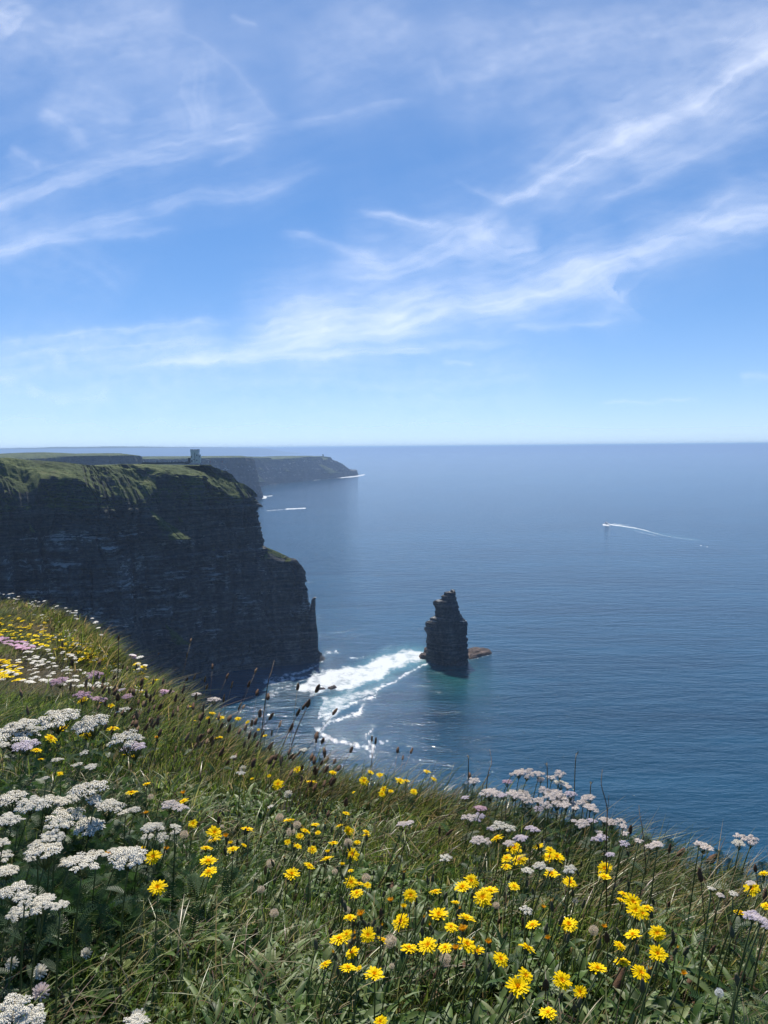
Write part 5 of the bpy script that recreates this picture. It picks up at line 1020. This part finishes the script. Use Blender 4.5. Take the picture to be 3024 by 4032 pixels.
# ---- seed clocks
Sl = conv([(90, 690, 60), (140, 440, 55), (235, 480, 55), (200, 520, 60), (512, 577, 60), (610, 770, 62), (440, 735, 40), (110, 962, 62), (38, 832, 52), (745, 1115, 84), (1040, 1208, 84), (505, 945, 50), (1320, 920, 40), (750, 1250, 40)], 1.3825, 1000, 2900) + conv([(710, 1055, 66), (1393, 1395, 60, 'w'), (180, 920, 50), (610, 895, 40)], 1.3825, 1824, 2900) + conv([(757, 133, 35), (925, 325, 55), (0, 635, 30), (1115, 285, 26)], 1.276, 0, 3032)
items = []; arr = np.array([a[:3] for a in Sl]); Hs, _ = hit(arr[:, 0], arr[:, 1], .15)
for i, a in enumerate(Sl):
    H = Hs[i]; B = plant_base(H, .2); t = empty('seed_clock', B); t['category'] = 'seed head'; dv = H - B; rad = a[2] / F * ((H - CAM) @ _f) / 2 * .78
    link('stem', stem_mesh(dv, .0014, .0012, M_STEM), t); h = link('seed_globe', FLUF[2] if len(a) > 3 else FLUF[i % 2], t, dv); h.scale = (rad,) * 3; h.rotation_euler = (random.random() * .4, random.random() * .4, random.random() * 6)
    items.append((t, a[0], a[1], 'fluffy white' if len(a) > 3 else 'fluffy beige'))
assign_labels(items, 'seed clock', 'round dandelion type seed heads')

# ---- white clovers at the lower left
items = []
for (x, y, d) in [(47, 3797, 50), (158, 3830, 58), (161, 3910, 66), (340, 3755, 44), (545, 4015, 70), (1135, 3130, 34), (958, 3030, 30)]:
    Hq, _ = hit([x], [y], .09); H = Hq[0]; B = plant_base(H, .2); t = empty('clover_flower', B); t['category'] = 'clover'; dv = H - B; rad = d / F * ((H - CAM) @ _f) / 2
    m = MB(); r_ = random.Random(int(x))
    for i in range(46):
        z = 1 - 1.7 * (i + .5) / 46; a = i * 2.4; q = math.sqrt(1 - z * z); dd = np.array([q * math.cos(a), q * math.sin(a), z]); s_ = np.array([-math.sin(a), math.cos(a), 0]) * .13; up_ = np.cross(dd, s_ / .13) * .07
        e = dd * r_.uniform(.85, 1.08) + [0, 0, .15]; m.add([dd * .25 - s_ * .5, dd * .25 + s_ * .5, e + s_, e - s_ + up_], [(0, 1, 2, 3)])
        m.add([dd * .25 - up_, dd * .25 + up_, e + up_ * 1.5, e - up_ * 1.5], [(0, 1, 2, 3)])
    link('stem', stem_mesh(dv, .0014, .0012, M_STEM), t); h = link('flower_head', m.mesh('clover_head', [M_YW if x != 161 else M_YB]), t, dv); h.scale = (rad,) * 3
    items.append((t, x, y, 'pale round' if x != 161 else 'pink tinged round'))
assign_labels(items, 'clover flower', 'pale clover flowers low in the turf')

# ---- tall bare dry stalks
Dl = [([(2388, 3690), (2388, 3300), (2390, 3180), (2368, 3090), (2372, 3030)], 'd'), ([(2350, 3540), (2375, 3400), (2398, 3130)], 'd'), ([(2545, 3560), (2542, 3400), (2530, 3270), (2518, 3200), (2516, 3170)], 'd'), ([(1965, 3560), (1985, 3300), (1995, 3150)], 'd'), ([(1900, 3110), (1920, 3060), (1935, 3000), (1928, 2950)], 'd'), ([(1895, 3230), (1900, 3100), (1925, 3050)], 't'),
      ([(2790, 3500), (2820, 3440), (2835, 3350), (2855, 3300)], 'd'), ([(2790, 3780), (2815, 3650), (2810, 3550), (2770, 3460), (2745, 3440)], 'r'), ([(2200, 3420), (2300, 3250), (2160, 3200)], 't'), ([(2160, 3100), (2155, 3040), (2150, 3010)], 't'), ([(2255, 3120), (2265, 3020), (2272, 2965)], 't'), ([(2320, 3180), (2325, 3110), (2330, 3085)], 't'), ([(1455, 3550), (1620, 3300), (1830, 3180)], 'r'),
      ([(1070, 3300), (1300, 3150), (1360, 3080)], 't'), ([(1090, 3800), (1180, 3620), (1200, 3500)], 't'), ([(600, 3300), (640, 3120), (720, 3010)], 't'), ([(2560, 3850), (2720, 3760), (2760, 3700)], 'r'), ([(2450, 3590), (2560, 3490), (2640, 3380)], 't'), ([(1720, 3480), (1930, 3300), (2010, 3250)], 't'), ([(1840, 3040), (1845, 3000), (1842, 2980)], 't'), ([(1080, 2600), (1070, 2640), (1050, 2720), (1010, 2850)][::-1], 'd'), ([(467, 2500), (466, 2600), (460, 2760)][::-1], 'd')]
items = []
for pts, kd in Dl:
    Bq, _ = hit([pts[0][0]], [pts[0][1]], 0.0); B = Bq[0]; B[2] = float(ground_z(B[:1], B[1:2])[0]); D0 = B[1]
    Q = [B] + [P1(x, y, D0 * (1 + .02 * k)) for k, (x, y) in enumerate(pts[1:])]; Q = np.array(Q) - B
    c, _s = resample(np.column_stack([Q]), 14); m = MB(); m.tube(c, np.linspace(.0016, .0007, 14) * max(1, D0 / 2.2), 5)
    t = empty('dry_stalk', B); t['category'] = 'dry stalk'; link('stem', m.mesh('stem', [{'d': M_STEMD, 't': M_STEMB, 'r': simple_mat('stem_red_brown', (.11, .05, .03))}[kd]], True), t)
    if kd == 't':
        mm = MB()
        for k in range(7): q = c[-1 - k // 2] + np.array([random.uniform(-.008, .008), 0, random.uniform(-.004, .008)]); mm.tube([c[-1 - k // 2], q], [.0006, .0012], 4)
        link('seed_tip', mm.mesh('seed_tip', [M_STEMB]), t)
    items.append((t, pts[-1][0], pts[-1][1], {'d': 'bare dark', 't': 'straw coloured', 'r': 'reddish brown'}[kd]))
assign_labels(items, 'dry stalk', 'tall bare dry stalks')

# ---- small blooms massed on the far left slope
def small_head(kind, seed):
    r_ = random.Random(seed); m = MB()
    if kind == 'y':
        for i in range(14): a = i * .449; s_ = np.array([-math.sin(a), math.cos(a), 0]) * .2; d = np.array([math.cos(a), math.sin(a), .15]); m.add([d * .1 - s_ * .5, d * .1 + s_ * .5, d + s_, d - s_], [(0, 1, 2, 3)], 0)
        m.tube([(0, 0, .0), (0, 0, .3)], [.55, .3], 7, 0)
    else:
        for i in range(16):
            q = math.sqrt((i + .5) / 16) * .9; a = i * 2.4; f_ = .26 * r_.uniform(.8, 1.2); c = np.array([q * math.cos(a), q * math.sin(a), .25 * (1 - q * q)]); m.add([c + [f_ * math.cos(t * 1.05), f_ * math.sin(t * 1.05), -.06] for t in range(6)] + [c + [0, 0, .06]], [(t, (t + 1) % 6, 6) for t in range(6)], 0)
    m.tube([(0, 0, -7), (.1, .05, -3), (0, 0, -.05)], [.07, .06, .06], 4, 1); return m
SM = {k: [small_head('y' if k == 'y' else 'w', j).mesh('small_bloom', [mt, M_STEM]) for j in range(2)] for k, mt in (('y', M_PET), ('w', M_YW), ('p', M_YP))}
def field(regs, key, sz, name, cat, label, group, maxn):
    cnt = 0
    for (cx, cy, sx, sy, n, sl) in regs:
        qx = rng.uniform(-1, 1, n); qy = rng.uniform(-1, 1, n); X = cx + qx * sx; Y = cy + qy * sy + qx * sx * sl
        Hs, cl_ = hit(X, Y, .12); e = brink(Hs[:, 0], Hs[:, 1])
        for H, ee, c_ in zip(Hs, e, cl_):
            if ee > .25 or c_ > .5 or cnt >= maxn: continue
            o = link(name, SM[key][cnt % 2], None, H); s_ = sz * random.uniform(.75, 1.25) * (1 if H[1] > 5 else .8); o.scale = (s_, s_, s_); o.rotation_euler = (random.uniform(-.2, .2), random.uniform(-.2, .2), random.random() * 6); tag(o, label, cat, group); cnt += 1
field([(80, 2470, 110, 40, 62, .12), (200, 2520, 170, 34, 62, .28), (30, 2640, 60, 42, 62, .2), (440, 2610, 130, 50, 90, .45), (560, 2690, 60, 40, 14, .5), (230, 2530, 60, 12, 10, .1)], 'y', .033, 'small_yellow_flower', 'flower', 'tiny yellow flower in the dense drifts on the far left slope', 'small yellow flowers drifted over the far left slope', 290)
field([(120, 2385, 190, 35, 46, .25), (330, 2440, 60, 20, 8, .3), (280, 2500, 130, 50, 34, .4), (420, 2560, 150, 30, 38, .42), (240, 2600, 150, 40, 50, .2), (150, 2640, 150, 50, 50, .1), (500, 2640, 90, 60, 40, .5), (400, 2680, 150, 30, 30, .1), (600, 2720, 60, 30, 18, .3)], 'w', .034, 'small_white_yarrow', 'yarrow', 'tiny white yarrow speckling the far left slope below the cliff', 'small white yarrows dotted over the far left slope', 280)
field([(50, 2530, 70, 14, 34, .25), (110, 2550, 50, 8, 10, .1), (640, 2730, 30, 10, 5, 0), (470, 2570, 60, 12, 8, .4)], 'p', .04, 'small_pink_yarrow', 'yarrow', 'tiny pink yarrow in the mauve drift on the far left slope', 'small pink yarrows drifted at the far left', 60)

# ================================================================== HAZE (closed box of even air)
def build_haze():
    s_ = 72000.0; z0, z1 = -2.0, 235.0; m = MB(); m.box((0, 0, (z0 + z1) / 2), (2 * s_, 2 * s_, z1 - z0))
    mt = bpy.data.materials.new('haze'); mt.use_nodes = True; n = mt.node_tree; n.nodes.clear(); o = N(n, 'ShaderNodeOutputMaterial')
    v = N(n, 'ShaderNodeVolumePrincipled'); v.inputs['Color'].default_value = (.46, .67, 1.0, 1); v.inputs['Density'].default_value = 7.8e-5; v.inputs['Anisotropy'].default_value = .2
    L(n, v.outputs[0], o.inputs['Volume']); ob = link('haze', m.mesh('haze', [mt])); tag(ob, 'thin bluish sea haze veiling the distant headlands', kind='stuff')
build_haze()
